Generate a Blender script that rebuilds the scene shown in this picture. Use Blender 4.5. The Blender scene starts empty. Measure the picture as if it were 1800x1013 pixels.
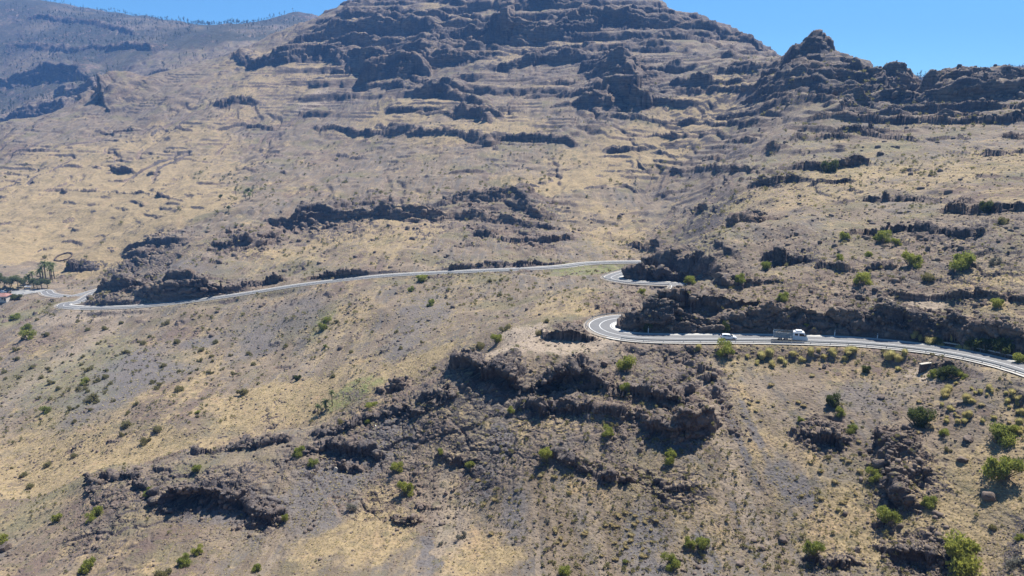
import bpy, bmesh, math, random
import numpy as np
from math import radians as R, sin, cos, pi
random.seed(7); rng = np.random.default_rng(11)
C = bpy.context.scene.collection
# ------------------------------------------------------------------ camera, sky, sun, exposure
F = 1216.0; PITCH = R(13.0); CP, SP = cos(PITCH), sin(PITCH)
cam = bpy.data.cameras.new("camera"); cam.sensor_width = 36; cam.lens = 36*F/1800
cam.clip_start = 1; cam.clip_end = 20000
co = bpy.data.objects.new("camera", cam); C.objects.link(co)
co.location = (0, 0, 0); co.rotation_euler = (R(90)-PITCH, 0, 0)
bpy.context.scene.camera = co
SUN_EL, SUN_AZ = R(57), R(38)          # azimuth clockwise from +Y (behind the mountain, to the right)
w = bpy.data.worlds.new("World"); bpy.context.scene.world = w; w.use_nodes = True
nt = w.node_tree; bg = nt.nodes['Background']
sky = nt.nodes.new('ShaderNodeTexSky'); sky.sky_type = 'NISHITA'; sky.sun_disc = False
sky.sun_elevation = SUN_EL; sky.sun_rotation = SUN_AZ; sky.altitude = 2500
sky.air_density = 1.15; sky.dust_density = 0.0; sky.ozone_density = 3.2
tint = nt.nodes.new('ShaderNodeMix'); tint.data_type = 'RGBA'; tint.blend_type = 'MULTIPLY'; tint.inputs[0].default_value = 1; tint.inputs[7].default_value = (.60, .97, 1.15, 1)
nt.links.new(sky.outputs[0], tint.inputs[6]); nt.links.new(tint.outputs[2], bg.inputs[0]); bg.inputs[1].default_value = 0.068
sl = bpy.data.lights.new("sun", 'SUN'); sl.energy = 5.0; sl.angle = R(0.5); sl.color = (1, .95, .87)
so = bpy.data.objects.new("sun", sl); C.objects.link(so)
so.rotation_euler = (R(90)-SUN_EL, 0, -SUN_AZ + pi)
so.rotation_euler = (-(R(90)-SUN_EL), 0, -SUN_AZ)
vs = bpy.context.scene.view_settings; vs.view_transform = 'Standard'; vs.look = 'None'; vs.gamma = 1; vs.exposure = 0.9
bpy.context.scene.cycles.volume_bounces = 0; bpy.context.scene.cycles.diffuse_bounces = 2

# ------------------------------------------------------------------ noise (numpy)
T2 = rng.random((256, 256)).astype(np.float32)
T3 = rng.random((64, 64, 64)).astype(np.float32)
def vn2(x, y):
    xi = np.floor(x); yi = np.floor(y); fx = (x-xi).astype(np.float32); fy = (y-yi).astype(np.float32)
    fx = fx*fx*(3-2*fx); fy = fy*fy*(3-2*fy)
    xi = xi.astype(np.int32) & 255; yi = yi.astype(np.int32) & 255; x1 = (xi+1) & 255; y1 = (yi+1) & 255
    a = T2[xi, yi]; b = T2[x1, yi]; c = T2[xi, y1]; d = T2[x1, y1]
    return (a+(b-a)*fx)*(1-fy)+(c+(d-c)*fx)*fy
def fbm2(x, y, lam, octs=4, s=0.0, gain=.5):
    t = 0; n = 0; am = 1.0
    for k in range(octs):
        ca, sa = cos(k*1.1+s), sin(k*1.1+s)
        t = t+am*(vn2((x*ca-y*sa)/lam+s*17.3+k*5.1, (x*sa+y*ca)/lam+s*9.7+k*3.3)*2-1); n += am; am *= gain; lam *= .5
    return t/n
def vn3(x, y, z):
    xi = np.floor(x); yi = np.floor(y); zi = np.floor(z)
    fx = (x-xi).astype(np.float32); fy = (y-yi).astype(np.float32); fz = (z-zi).astype(np.float32)
    fx = fx*fx*(3-2*fx); fy = fy*fy*(3-2*fy); fz = fz*fz*(3-2*fz)
    xi = xi.astype(np.int32) & 63; yi = yi.astype(np.int32) & 63; zi = zi.astype(np.int32) & 63
    x1 = (xi+1) & 63; y1 = (yi+1) & 63; z1 = (zi+1) & 63
    def L(zz):
        a = T3[xi, yi, zz]; b = T3[x1, yi, zz]; c = T3[xi, y1, zz]; d = T3[x1, y1, zz]
        return (a+(b-a)*fx)*(1-fy)+(c+(d-c)*fx)*fy
    p = L(zi); q = L(z1); return p+(q-p)*fz
def sst(a, b, x):
    t = np.clip((x-a)/(b-a), 0, 1); return t*t*(3-2*t)

# ------------------------------------------------------------------ base relief: z/y given over (x/y, ln y), smooth spline
def ray(u, v):
    yv = -(v-506.5)/F; dy = CP+yv*SP; return (u-900)/F/dy, (-SP+yv*CP)/dy
pts = []
EXTRA = [(1625, 170, 600), (1665, 138, 600), (1225, 513, 206), (1195, 517, 205), (1260, 506, 209), (1240, 497, 222), (1205, 503, 219)]
def V(u, v, Y):
    a, q = ray(u, v); pts.append((a, math.log(Y), q))
def Hh(u, Y, z): pts.append(((u-900)/F/0.96, math.log(Y), z/Y))
for l in """-500 1100 105|-500 900 150|-500 760 240|-500 640 320|-500 520 440|-500 400 640|-500 250 1000|-500 120 1800|-500 -60 3000
0 1013 128|0 940 150|0 885 175|0 810 222|0 760 245|0 640 320|0 545 405|0 520 425|0 480 490|0 400 640|0 300 870|0 224 1150
190 1013 126|190 900 150|190 822 178|190 780 222|190 700 262|190 600 335|190 545 383|190 490 430|190 400 600|190 300 840|190 200 1120|190 160 1250
330 1013 124|330 900 148|330 792 184|330 760 222|330 640 300|330 560 355|330 520 385|330 440 465|330 350 630|330 250 950|330 120 1450
480 1013 122|480 880 150|480 760 190|480 745 228|480 640 292|480 560 345|480 500 400|480 420 500|480 300 780|480 180 1120|480 60 1560
640 1013 118|640 880 146|640 780 168|640 702 196|640 690 226|640 600 290|640 520 345|640 450 435|640 395 520|640 362 560|640 250 900|640 120 1220|640 60 1400|640 0 1540
810 1013 116|810 880 142|810 760 160|810 690 172|810 632 190|810 622 222|810 560 280|810 500 345|810 440 430|810 350 580|810 250 800|810 130 1090|810 60 1270|810 0 1450
900 1013 115|900 850 140|900 700 168|900 606 192|900 585 218|900 540 285|900 500 330|900 420 465|900 350 580|900 250 790|900 130 1060|900 60 1230|900 0 1380|900 -50 1480
1030 1013 114|1030 850 137|1030 700 162|1030 610 185|1030 540 235|1030 505 290|1030 420 450|1030 330 610|1030 250 760|1030 160 940|1030 80 1150|1030 0 1320
1150 1013 112|1150 850 134|1150 700 158|1150 604 183|1150 545 205|1150 520 240|1150 475 325|1150 440 400|1150 400 480|1150 330 600|1150 250 720|1150 160 870|1150 80 1080|1150 20 1260
1290 1013 110|1290 850 132|1290 700 156|1290 604 181|1290 560 192|1290 500 215|1290 420 290|1290 330 420|1290 250 600|1290 180 740|1290 100 900|1290 82 1050
1420 1013 107|1420 850 128|1420 700 152|1420 606 178|1420 545 190|1420 450 235|1420 350 330|1420 250 480|1420 170 600|1420 110 690|1420 84 740
1580 1013 102|1580 850 122|1580 720 142|1580 616 168|1580 560 180|1580 450 220|1580 350 300|1580 250 440|1580 192 540|1580 156 610
1750 1013 96|1750 850 114|1750 720 132|1750 655 142|1750 600 156|1750 450 198|1750 350 265|1750 250 400|1750 172 530|1750 130 590
2250 1100 75|2250 900 88|2250 760 104|2250 640 125|2250 450 180|2250 300 290|2250 160 500|2250 110 600
0 200 1750|0 100 2300|0 -8 2900|200 135 1850|200 80 2300|200 24 2950|330 100 1900|330 42 3000|420 72 2000|420 50 3000|520 24 3000""".replace('\n', '|').split('|'):
    V(*map(float, l.split()))
for l in """-500 195 -115|0 200 -113|190 200 -106|330 203 -105|480 210 -103|640 211 -93|810 206 -76|900 206 -66|0 1350 -60|190 1420 30|330 1600 90|480 1750 150|640 2000 220|640 2900 380|-500 4500 500|0 4500 400|330 4500 330
900 1700 260|900 2600 200|900 4500 200|1200 1700 200|1200 2600 150|1030 1500 270|1290 1250 140|1420 860 70|1420 1200 50|1420 2500 150|1580 760 20|1580 1200 40|1620 2600 186|1750 740 20|1750 1200 20|1800 2600 232|2250 800 10|2250 2600 200|1500 4500 150|2250 4500 100
-500 45 -55|0 45 -50|480 45 -46|900 45 -43|1420 45 -38|2250 40 -28|-500 28 -50|900 28 -36|2250 28 -25""".replace('\n', '|').split('|'):
    Hh(*map(float, l.split()))
# ------------------------------------------------------------------ road centre lines (pixel + elevation -> world)
def rp(u, v, z):
    a, q = ray(u, v); Y = z/q; return (a*Y, Y, z)
roadA = [rp(*t) for t in [(2060, 760, -48.5), (1930, 698, -50), (1800, 649, -51.5), (1750, 636, -52.2), (1700, 625, -52.8), (1650, 616, -53.3), (1600, 609.5, -53.8), (1550, 604.5, -54.3), (1500, 600.8, -54.8),
        (1400, 597, -55.7), (1300, 595.5, -56.6), (1200, 595, -57.3), (1135, 594, -57.8), (1092, 590, -58.1), (1064, 582, -58.3), (1054, 573, -58.5), (1063, 564.5, -58.7), (1085, 559, -58.9), (1115, 557, -59.2)]]
roadA += [(45, 217, -60.2), (53, 228, -61.8), (59, 243, -63.3), (61, 258, -64.4)]
roadA += [rp(*t) for t in [(1190, 500, -64.8), (1150, 498.5, -65.5), (1110, 496.5, -66.2), (1084, 492.5, -66.6), (1074, 488.5, -66.8), (1082, 484, -67), (1100, 478, -67.5)]]
roadA += [(62, 338, -68.5), (76, 356, -69.5)]
roadA += [rp(*t) for t in [(1150, 461.5, -70.5), (1090, 461, -71.5), (1030, 463.5, -72.5), (990, 468.5, -73.2), (940, 472, -74), (860, 475.5, -76), (760, 480, -78.5), (680, 484.5, -81), (600, 492.5, -84),
        (520, 502, -87), (440, 515, -91), (370, 525, -94), (300, 534, -97), (230, 539.5, -99), (170, 541.5, -101), (135, 541, -102), (112, 537.8, -102.3), (117, 533.5, -102.5), (135, 532, -102.7)]]
roadA += [(-268, 437, -103), (-262, 449, -103.3), (-268, 458, -103.6)]
roadA += [rp(*t) for t in [(128, 521, -103.8), (105, 520.5, -104), (86, 517, -104.2), (78, 511, -104), (60, 513, -104.3), (30, 518, -105), (-60, 521, -106)]]
for t in EXTRA: V(*t)
for p in roadA:
    if p[1] > 60: pts.append((p[0]/p[1], math.log(p[1]), p[2]/p[1]))
pts = np.array(pts, dtype=np.float64)
PA = pts[:, :2]*np.array([1.6, 1.0])
def U(r2): return np.where(r2 < 1e-12, 0, r2*np.log(np.maximum(r2, 1e-12)))
n = len(pts); K = U(((PA[:, None]-PA[None])**2).sum(-1))+np.eye(n)*2e-4
P1 = np.c_[np.ones(n), PA]
A = np.zeros((n+3, n+3)); A[:n, :n] = K; A[:n, n:] = P1; A[n:, :n] = P1.T
sol = np.linalg.solve(A, np.r_[pts[:, 2], 0, 0, 0])
GA = np.linspace(-1.35, 1.35, 420); GL = np.linspace(math.log(26), math.log(5200), 560)
gq = np.zeros((len(GA), len(GL)))
for i, a in enumerate(GA):
    X = np.c_[np.full(len(GL), a*1.6), GL]
    gq[i] = U(((X[:, None]-PA[None])**2).sum(-1)) @ sol[:n]+sol[n]+X @ sol[n+1:]
def bil(grid, a, l):
    i = np.clip((a-GA[0])/(GA[1]-GA[0]), 0, len(GA)-1.001); j = np.clip((l-GL[0])/(GL[1]-GL[0]), 0, len(GL)-1.001)
    i0 = i.astype(np.int32); j0 = j.astype(np.int32); fi = i-i0; fj = j-j0
    return (grid[i0, j0]*(1-fi)+grid[i0+1, j0]*fi)*(1-fj)+(grid[i0, j0+1]*(1-fi)+grid[i0+1, j0+1]*fi)*fj
def cast_base(u, v):
    a, q = ray(u, v); L = np.linspace(math.log(60), math.log(4500), 1600); qq = bil(gq, np.full(L.shape, a), L)
    k = np.argmax(qq >= q) if (qq >= q).any() else len(L)-1
    Y = math.exp(L[k]); return a*Y, Y

def spline(P, step):
    P = np.array(P); out = []
    Q = np.vstack([2*P[0]-P[1], P, 2*P[-1]-P[-2]])
    for i in range(1, len(Q)-2):
        p0, p1, p2, p3 = Q[i-1:i+3]; d = np.linalg.norm(p2-p1); m = max(2, int(d/step))
        t01 = max(np.linalg.norm(p1-p0), 1e-3)**.5; t12 = max(d, 1e-3)**.5; t23 = max(np.linalg.norm(p3-p2), 1e-3)**.5
        m1 = (p2-p1)+t12*((p1-p0)/t01-(p2-p0)/(t01+t12)); m2 = (p2-p1)+t12*((p3-p2)/t23-(p3-p1)/(t12+t23))
        for k in range(m):
            t = k/m; out.append((2*t**3-3*t*t+1)*p1+(t**3-2*t*t+t)*m1+(-2*t**3+3*t*t)*p2+(t**3-t*t)*m2)
    out.append(P[-1]); return np.array(out)
RD = spline(roadA, 1.5)
for _ in range(3):                    # iron out the levels
    zz = RD[:, 2].copy(); k = np.ones(9)/9; RD[4:-4, 2] = np.convolve(zz, k, 'valid')
HW = 3.5                              # half width of the asphalt
# ------------------------------------------------------------------ rock steps: base line (left to right), height in px
CL = """808 652,830 676,880 690,925 700,985 690,1020 676,1060 684|26 40 38 12 44 34 8|2.2|1
915 716,950 735,1000 729,1060 735,1110 746,1128 742|10 22 20 12 14 10|2.5|1
1122 738,1155 762,1200 770,1245 756,1256 744|12 36 48 40 6|2.0|1
1040 690,1090 702,1150 712,1200 715,1225 722|10 16 18 14 8|2.5|1
288 888,305 893,365 894,400 900,440 912,478 918,500 908|14 38 40 26 20 16 6|2.4|1
540 802,575 800,640 802,665 812|8 16 12 4|3|1
590 826,630 830|8 6|3|1
745 708,775 712,790 704|10 18 6|2|1
690 728,730 735,748 726|8 12 6|2|1
665 690,690 694,720 684|6 14 6|2|1
560 770,600 764,650 742,700 735|6 10 10 6|3|1
350 800,400 792,450 790,500 776|6 8 9 6|3|1
185 842,215 846,250 866,270 872|10 14 10 4|2|1
150 848,165 862|8 8|2|1
690 915,720 925,740 920|5 9 4|2|1
740 893,765 896|7 5|2|1
775 805,800 818,825 816|6 10 5|2|1
960 800,1010 826,1060 850,1100 850|6 9 10 5|2.5|1
1150 858,1190 868,1225 858|6 8 4|2|1
1420 770,1450 780,1490 776|8 14 8|2|1
1546 785,1552 838,1566 884|24 30 14|2.2|1
1548 838,1575 890,1600 895|10 14 6|2|1
1580 985,1600 992,1650 994,1670 985|16 26 22 8|2.2|1
1432 990,1480 1005,1500 1000|10 14 8|2|1
1636 652,1660 655|10 12|1.5|0.6
1238 668,1250 670|12 12|1|1
945 588,955 598,1000 601,1045 598|6 15 17 10|1.0|1
1098 572,1106 588,1150 590,1200 589,1262 588,1310 586,1345 585,1420 586,1500 590,1560 592,1620 594,1680 600,1730 607,1790 622,1850 645|20 46 50 36 26 28 38 36 32 34 30 26 26 22 22|2.2|1
1340 460,1370 468,1412 462|16 26 14|2.2|1
1280 393,1340 390,1370 384|8 12 5|3|1
1440 470,1500 478,1560 476|5 7 5|2.5|1
1400 545,1470 538,1530 548,1600 560,1680 556|3 4 5 6 4|3|1
1560 520,1640 530,1720 522,1800 530|5 8 7 8|2.5|1
1500 415,1600 408,1720 420|8 10 6|2.5|1
1660 372,1740 380,1790 372|14 16 10|2|1
1085 486,1096 492,1110 495,1140 495.5,1190 496|12 22 26 26 14|2|1
1285 505,1345 500|12 10|3|1
1128 548,1165 546,1215 545,1270 546,1330 542|6 16 20 20 10|4|.2
1112 478,1150 477,1205 480,1262 486|14 28 28 14|4|.2
175 512,205 519,232 512,262 505|9 20 17 9|2.4|1
252 526,268 533,330 524,400 514,480 503|12 30 27 14 8|2.4|1
88 520,130 521|6 5|2|1
545 490,600 486,640 483|6 8 4|3|1
790 474,850 470,930 468,1000 463|5 8 8 6|3|1
385 436,400 441,440 440,490 420,500 410|8 22 24 14 6|2.4|1
495 400,515 404,560 392,620 388,668 386|14 34 28 16 10|2.4|1
680 386,710 394,770 392,800 388,860 394,950 398|14 22 18 14 12 8|2.5|1
790 362,840 358,890 366,922 378|10 22 24 16|2.5|1
840 418,900 428,960 426,1000 420|8 10 12 6|3|1
232 434,262 430,308 428|8 14 10|3|1
222 448,260 452|10 8|2|1
138 474,152 474,172 473|17 9 2|.7|1
1110 430,1150 436|8 10|3|1
665 232,740 246,800 246,840 258,860 262,890 250,1000 252|6 12 10 16 14 12 8|3|1
1080 265,1120 262|10 8|2.5|1
540 72,600 64,650 66,700 60,760 70,830 78,885 76|10 24 26 22 26 26 18|3|1
892 60,900 40,902 22|24 22 10|2|1
900 74,950 70,1000 68,1030 60|24 28 28 12|3|1
900 18,960 16,1025 14|14 16 10|3|1
1028 54,1070 56,1110 52,1180 46,1250 62,1312 82|26 32 24 14 16 14|3|1
415 104,440 116,505 116,540 104,605 94|10 18 24 18 16|3|1
583 102,610 124,648 130,680 120,720 106,745 122,800 120,848 108|10 28 30 22 24 28 24 8|3|1
676 146,708 142|44 40|.9|1
1030 128,1060 138,1084 140|14 38 44|1.0|1
1072 178,1092 196,1112 192|40 56 40|.5|1
980 190,1020 188,1062 186|6 14 10|3|1
1010 165,1060 160|10 10|3|1
765 172,820 182|16 14|3|1
890 120,960 110,1040 118|10 14 12|3|1
640 158,700 162|8 10|3|1
820 205,850 215|16 12|2.5|1
405 190,428 188|10 10|2|.8
560 232,640 236,700 240|6 9 6|3|1
1340 168,1400 160,1470 166,1530 166,1600 168|12 22 16 20 18|2.5|1
1350 140,1400 134,1440 130,1485 132|10 20 16 14|2.5|1
1400 108,1440 100,1480 92|16 18 14|2|1
1408 92,1425 91,1442 90|14 22 16|.7|1
1480 124,1540 152,1590 158|10 12 10|3|1
1490 192,1560 178,1640 186,1710 182,1800 172|14 20 24 28 18|2.5|1
1420 212,1540 216,1640 222,1720 218,1800 212|6 10 10 10 12|3|1
1640 166,1690 164,1750 160,1800 160|12 14 14 12|2.5|1
1655 158,1705 150,1795 144|14 18 18|4|1
1270 130,1330 125|8 8|3|1
1230 150,1290 148|10 8|3|1
1160 180,1220 182|10 8|3|1
1380 298,1440 300,1500 292|8 14 12|2.5|1
1180 300,1260 300,1330 305|6 8 6|3|1
1100 236,1180 240,1260 236|4 7 4|3|.8
1240 214,1300 218,1345 212|5 8 5|3|.8
1290 246,1400 250,1520 246|4 8 6|3|.8
1560 206,1650 209,1740 207,1800 205|6 9 9 8|3|.8
1640 246,1740 243,1800 244|5 7 6|3|.8
1160 268,1300 274,1420 270|5 8 5|3|.8
1300 322,1420 326,1570 318|5 7 5|3|.8
1000 336,1100 331,1210 338|4 6 4|3|.8
1340 188,1480 194,1600 198|8 12 8|3|.8
1380 228,1480 232,1600 232|5 8 5|3|.8
1320 176,1400 178,1480 180|6 10 7|3|.8
1660 268,1740 272,1800 270|5 7 6|3|.8
1480 350,1600 346,1700 352|5 7 5|3|.8
610 38,760 32,890 38|6 10 6|3|.8
690 92,800 94,880 91|6 9 6|3|.8
920 146,1000 150,1060 146|5 9 5|3|.8
840 160,930 168,1000 164|5 9 6|3|.8
740 202,860 210,930 206|5 7 5|3|.8
690 142,760 150|5 8|3|.8
1100 92,1200 88,1300 104|7 11 7|3|.8
1110 122,1220 118,1310 126|7 11 7|3|.8
1110 150,1180 148,1240 152|5 8 5|3|.8
1090 206,1220 210|5 7|3|.8
120 172,180 176|4 5|3|.8
180 232,280 226,340 236|4 6 4|3|.8
40 272,100 266,160 262|4 5 4|3|.8
60 302,160 296,270 306|5 7 5|3|.8
380 232,430 222,480 226|4 6 4|3|.8
100 334,260 338,330 350|4 6 4|3|.8
470 280,560 276,640 280|4 5 4|3|.8
700 300,800 306,900 300|4 6 4|3|.8
420 300,520 310|4 5|3|.8
860 330,960 326|4 6|3|.8
1180 372,1260 376|4 6|3|.8
560 52,640 46,700 50,760 46|5 8 8 5|3|.9
580 88,700 80,840 92|5 8 5|3|.9
620 14,760 10,880 16|6 9 6|3|.9
1040 30,1140 26,1230 40|6 9 6|3|.9
900 92,980 98,1040 92|5 8 5|3|.9
1120 70,1220 68,1290 88|5 8 6|3|.9
1370 152,1480 144,1560 152|7 12 8|3|.9
1440 176,1560 190,1700 196,1800 190|6 10 10 8|3|.9
1220 160,1300 158,1350 150|5 8 5|3|.9
60 36,150 44,230 60|5 7 5|3|.6
20 84,120 92,210 86|5 8 5|3|.6
1520 235,1600 250|6 8|2.5|1
1330 330,1390 318|8 12|2.5|1
0 158,60 150,125 146|20 26 18|3.5|1
120 170,140 176,175 168,190 158|14 26 26 8|4.5|1
188 150,240 138,290 132|8 8 6|3|.8
0 222,40 212,90 196,140 182|14 16 14 6|3.5|1
200 92,260 88|8 8|3|1""".split('\n')
DIKE = [[(1230,150),(1290,140)],]
feats = []
for l in CL:
    a_, b_, c_, d_ = l.split('|')
    px = [tuple(map(float, t.split())) for t in a_.split(',')]; hp = list(map(float, b_.split()))
    W = np.array([cast_base(*p) for p in px]); hh = np.array([h*np.hypot(*p)/F*(1.05 if p[1] < 560 else .78 if h > 16 else .95) for h, p in zip(hp, W)])
    # densify + smooth
    t = np.arange(len(W)); tt = np.linspace(0, len(W)-1, (len(W)-1)*4+1)
    W2 = np.c_[np.interp(tt, t, W[:, 0]), np.interp(tt, t, W[:, 1])]; h2 = np.interp(tt, t, hh)
    feats.append((W2, h2, float(c_), float(d_)))

def seg_dist(x, y, W, h=None):
    """signed distance to a polyline (positive to the left of travel) and interpolated value"""
    best = np.full(x.shape, 1e9); sg = np.ones(x.shape); hv = np.zeros(x.shape)
    for i in range(len(W)-1):
        p = W[i]; d = W[i+1]-p; L2 = max((d*d).sum(), 1e-9)
        t0 = ((x-p[0])*d[0]+(y-p[1])*d[1])/L2; t = np.clip(t0, 0, 1)
        ex = x-p[0]-t*d[0]; ey = y-p[1]-t*d[1]; dd = np.hypot(ex, ey)
        m = dd < best; best = np.where(m, dd, best); cr = d[0]*(y-p[1])-d[1]*(x-p[0]); sg = np.where(m, np.sign(cr), sg)
        if h is not None:
            hv = np.where(m, h[i]+(h[i+1]-h[i])*t, hv)
    return best*sg, hv

# ------------------------------------------------------------------ the fan of columns and rows
NC, NR, NF = 1500, 1500, 3000
ca = np.concatenate([np.linspace(-1.3, -.86, 60)[:-1], np.linspace(-.86, .86, NC), np.linspace(.86, 1.3, 60)[1:]]); NCT = len(ca)
fl = np.linspace(math.log(28), math.log(4800), NF)
AA, LL = np.meshgrid(ca, fl, indexing='ij')
YY = np.exp(LL); XX = AA*YY
ZZ = bil(gq, AA, LL)*YY
far = sst(150, 900, YY)
# undulation
ZZ += fbm2(XX, YY, 160, 4, 1.0)*np.minimum(YY*.006, 7)*sst(200, 700, YY)*(1-.0*far)
gul = fbm2(XX, YY*.35, 60, 4, 2.0); ZZ += gul*np.minimum(YY*.0075, 10)*sst(150, 500, YY)
ZZ += fbm2(XX, YY, 18, 4, 3.0)*np.clip(YY*.0045, .35, 3)
rill = 1-np.abs(fbm2(XX+fbm2(XX, YY, 14, 3, 55.)*6, YY*.16, 5.5, 3, 51.))*2; ZZ += -.16*sst(.45, 1, rill)*sst(230, 190, YY)
wq = fbm2(XX, YY, 90, 3, 53.)*34; rill = 1-np.abs(fbm2(XX+YY*.15+wq, YY*.22+wq*.5, 34, 4, 52.))*2; ZZ += -np.clip(YY*.004, 1, 3.5)*sst(.62, 1, rill)*sst(230, 280, YY)*sst(-.2, .3, fbm2(XX, YY, 130, 2, 54.)); del wq; del rill
# strata: benches and risers on the high rocky ground
aR, _ = ray(1150, 200)
hill = np.clip(sst(430, 620, YY+fbm2(XX, YY, 120, 3, 4.)*80)*sst(.27, .40, AA+fbm2(XX, YY, 90, 2, 5.)*.03)+sst(820, 1050, YY+AA*250)*sst(-.42, -.2, AA+fbm2(XX, YY, 200, 3, 6.)*.08), 0, 1)
hill = np.maximum(hill, .55*sst(1500, 1800, YY)*sst(-.15, -.3, AA))
hill = np.maximum(hill, .35*sst(195, 235, YY)*sst(.15, .24, AA))
def terrace(z, th, sharp, seed):
    zw = z+fbm2(XX, YY, th*12, 4, seed)*th*.8+XX*.02
    k = np.floor(zw/th); f = zw/th-k
    hk = vn2(k*1.7+seed*3.1, k*0+7.7)
    c = .15+.45*hk
    g = np.where(f < c, 0, sst(0, 1, (f-c)/(1-c))); g = sst(0, .16+.14*hk, f-c*.9)
    return (k+g)*th-zw, (np.abs(f-c*.9-.2) < .25)
mb = sst(-.30, .22, fbm2(XX*.6, YY*1.5, 80, 4, 7.5)+.10)
hill2 = np.maximum(hill, .8*sst(380, 560, YY+fbm2(XX, YY, 90, 2, 12.)*120)*sst(2400, 1700, YY))
for th, amt, sd in ((26, .5, 7.0), (9, .6, 8.0), (5, .6, 14.0)):
    dz, m = terrace(ZZ, th, 2, sd)
    okk = hill*(sst(500, 700, YY) if th > 20 else 1)*mb*(1 if th > 20 else sst(-.1, .3, fbm2(XX, YY*1.6, 55, 3, 9.5)))*sst(-.36, -.26, AA)
    if th < 6: okk = hill2*sst(.08, .34, fbm2(XX, YY*1.8, 40, 4, 15.5)+.06*hill)
    ZZ += dz*amt*okk
del dz, m, LL, gul
ROCK = hill*mb*.18; NOTCH = np.zeros(ROCK.shape, dtype=np.float32)
# explicit rock steps
for W, h, fo, rk in feats:
    hm = h.max(); fl_ = hm*(fo+1.5)+2
    x0, y0 = W.min(0)-fl_; x1, y1 = W.max(0)+fl_
    ci = np.where((ca*y1 > min(x0, x0*y1/max(y0, 1)) - 1) | True)[0]
    r0 = np.searchsorted(fl, math.log(max(y0, 29))); r1 = np.searchsorted(fl, math.log(y1))
    aa = [x0/y0, x0/y1, x1/y0, x1/y1]; c0 = max(np.searchsorted(ca, min(aa))-1, 0); c1 = min(np.searchsorted(ca, max(aa))+1, NCT)
    if c1 <= c0 or r1 <= r0: continue
    x = XX[c0:c1, r0:r1]; y = YY[c0:c1, r0:r1]
    lam = max(hm*1.3, 1.0)
    fw = .42 if W[:, 1].mean() > 320 else 1; wx = fbm2(x, y, lam*1.5, 4, hm, .6)*hm*.55*fw; wy = fbm2(x, y, lam*1.5, 4, hm+3, .6)*hm*.75*fw
    s, hv = seg_dist(x+wx, y+wy, W, h)
    hv = hv*(1+.5*fbm2(x, y, lam*1.2, 3, hm+7))
    if rk == .8: hv = hv*sst(-.3, .25, fbm2(x, y, hm*8, 3, hm+19)+.05)
    # distance beyond the ends fades the step
    ends = np.minimum(np.hypot(x-W[0, 0], y-W[0, 1]), np.hypot(x-W[-1, 0], y-W[-1, 1]))
    wf = np.maximum(.16*hv, .12)
    up = sst(0, 1, s/wf)
    if hm > 7.5 and W[:, 1].mean() > 320:
        tt_ = s/(.8*hv+.1); wf = .8*hv+.1; up = (sst(0, .13, tt_)+sst(.36, .50, tt_)+sst(.80, .95, tt_))/3
    # second bench in the face
    dec = np.clip(1-(s-wf)/(fo*hv+.5), 0, 1); dec = dec*dec*(3-2*dec)*.35+dec*.65
    e = np.where(s > 0, up*dec, 0)
    tip = np.hypot(x+wx-W[0, 0], y+wy-W[0, 1])
    ang = np.abs(s)
    ZZ[c0:c1, r0:r1] += hv*e
    if rk > .9: NOTCH[c0:c1, r0:r1] = np.maximum(NOTCH[c0:c1, r0:r1], np.where(s > 0, hv*(.42 if W[:, 1].mean() > 200 else 1.25)*sst(.02, .2, up)*sst(.85, .45, up)*(s < wf*1.01), 0)*np.clip(.4+1.2*fbm2(x, y, lam*2, 2, hm+11), 0, 1.3))
    foot = np.exp(-np.maximum(-s, 0)/(hm*.35+.2))*np.where(s < 0, 1, 0)
    rr = np.where(s > 0, np.clip(dec*1.2, 0, 1), foot*.8)*rk
    if W[:, 1].mean() > 320: rr = np.where(s > 0, sst(1.9, 1.0, s/wf), foot*.4)*rk*.8
    ROCK[c0:c1, r0:r1] = np.maximum(ROCK[c0:c1, r0:r1], rr)
# rocky areas and bare patches given where the photograph has them: u v ru rv weight
def blob_mask(lst, base=None):
    M = np.zeros_like(XX, dtype=np.float32) if base is None else base
    for u, v, ru, rv, wt in lst:
        X0, Y0 = cast_base(u, v); rx = ru*Y0/F
        Xa, Ya = cast_base(u, v+rv); Xb, Yb = cast_base(u, v-rv); ry = max((min(Yb, Y0*1.35)-max(Ya, Y0*.75))/2, rx*.25)
        r0 = np.searchsorted(fl, math.log(max(Y0-2.2*ry, 29))); r1 = np.searchsorted(fl, math.log(Y0+2.2*ry))
        c0 = np.searchsorted(ca, (X0-2.2*rx)/(Y0-0*ry)-.05); c1 = np.searchsorted(ca, (X0+2.2*rx)/Y0+.05)
        x = XX[c0:c1, r0:r1]; y = YY[c0:c1, r0:r1]
        dd = ((x-X0)/rx)**2+((y-Y0)/ry)**2; nn = fbm2(x, y, max(rx, 2)*.8, 4, u*.01)
        g = wt*sst(2.3, .0, dd+nn*1.5)
        M[c0:c1, r0:r1] = np.maximum(M[c0:c1, r0:r1], g)
    return M
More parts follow.
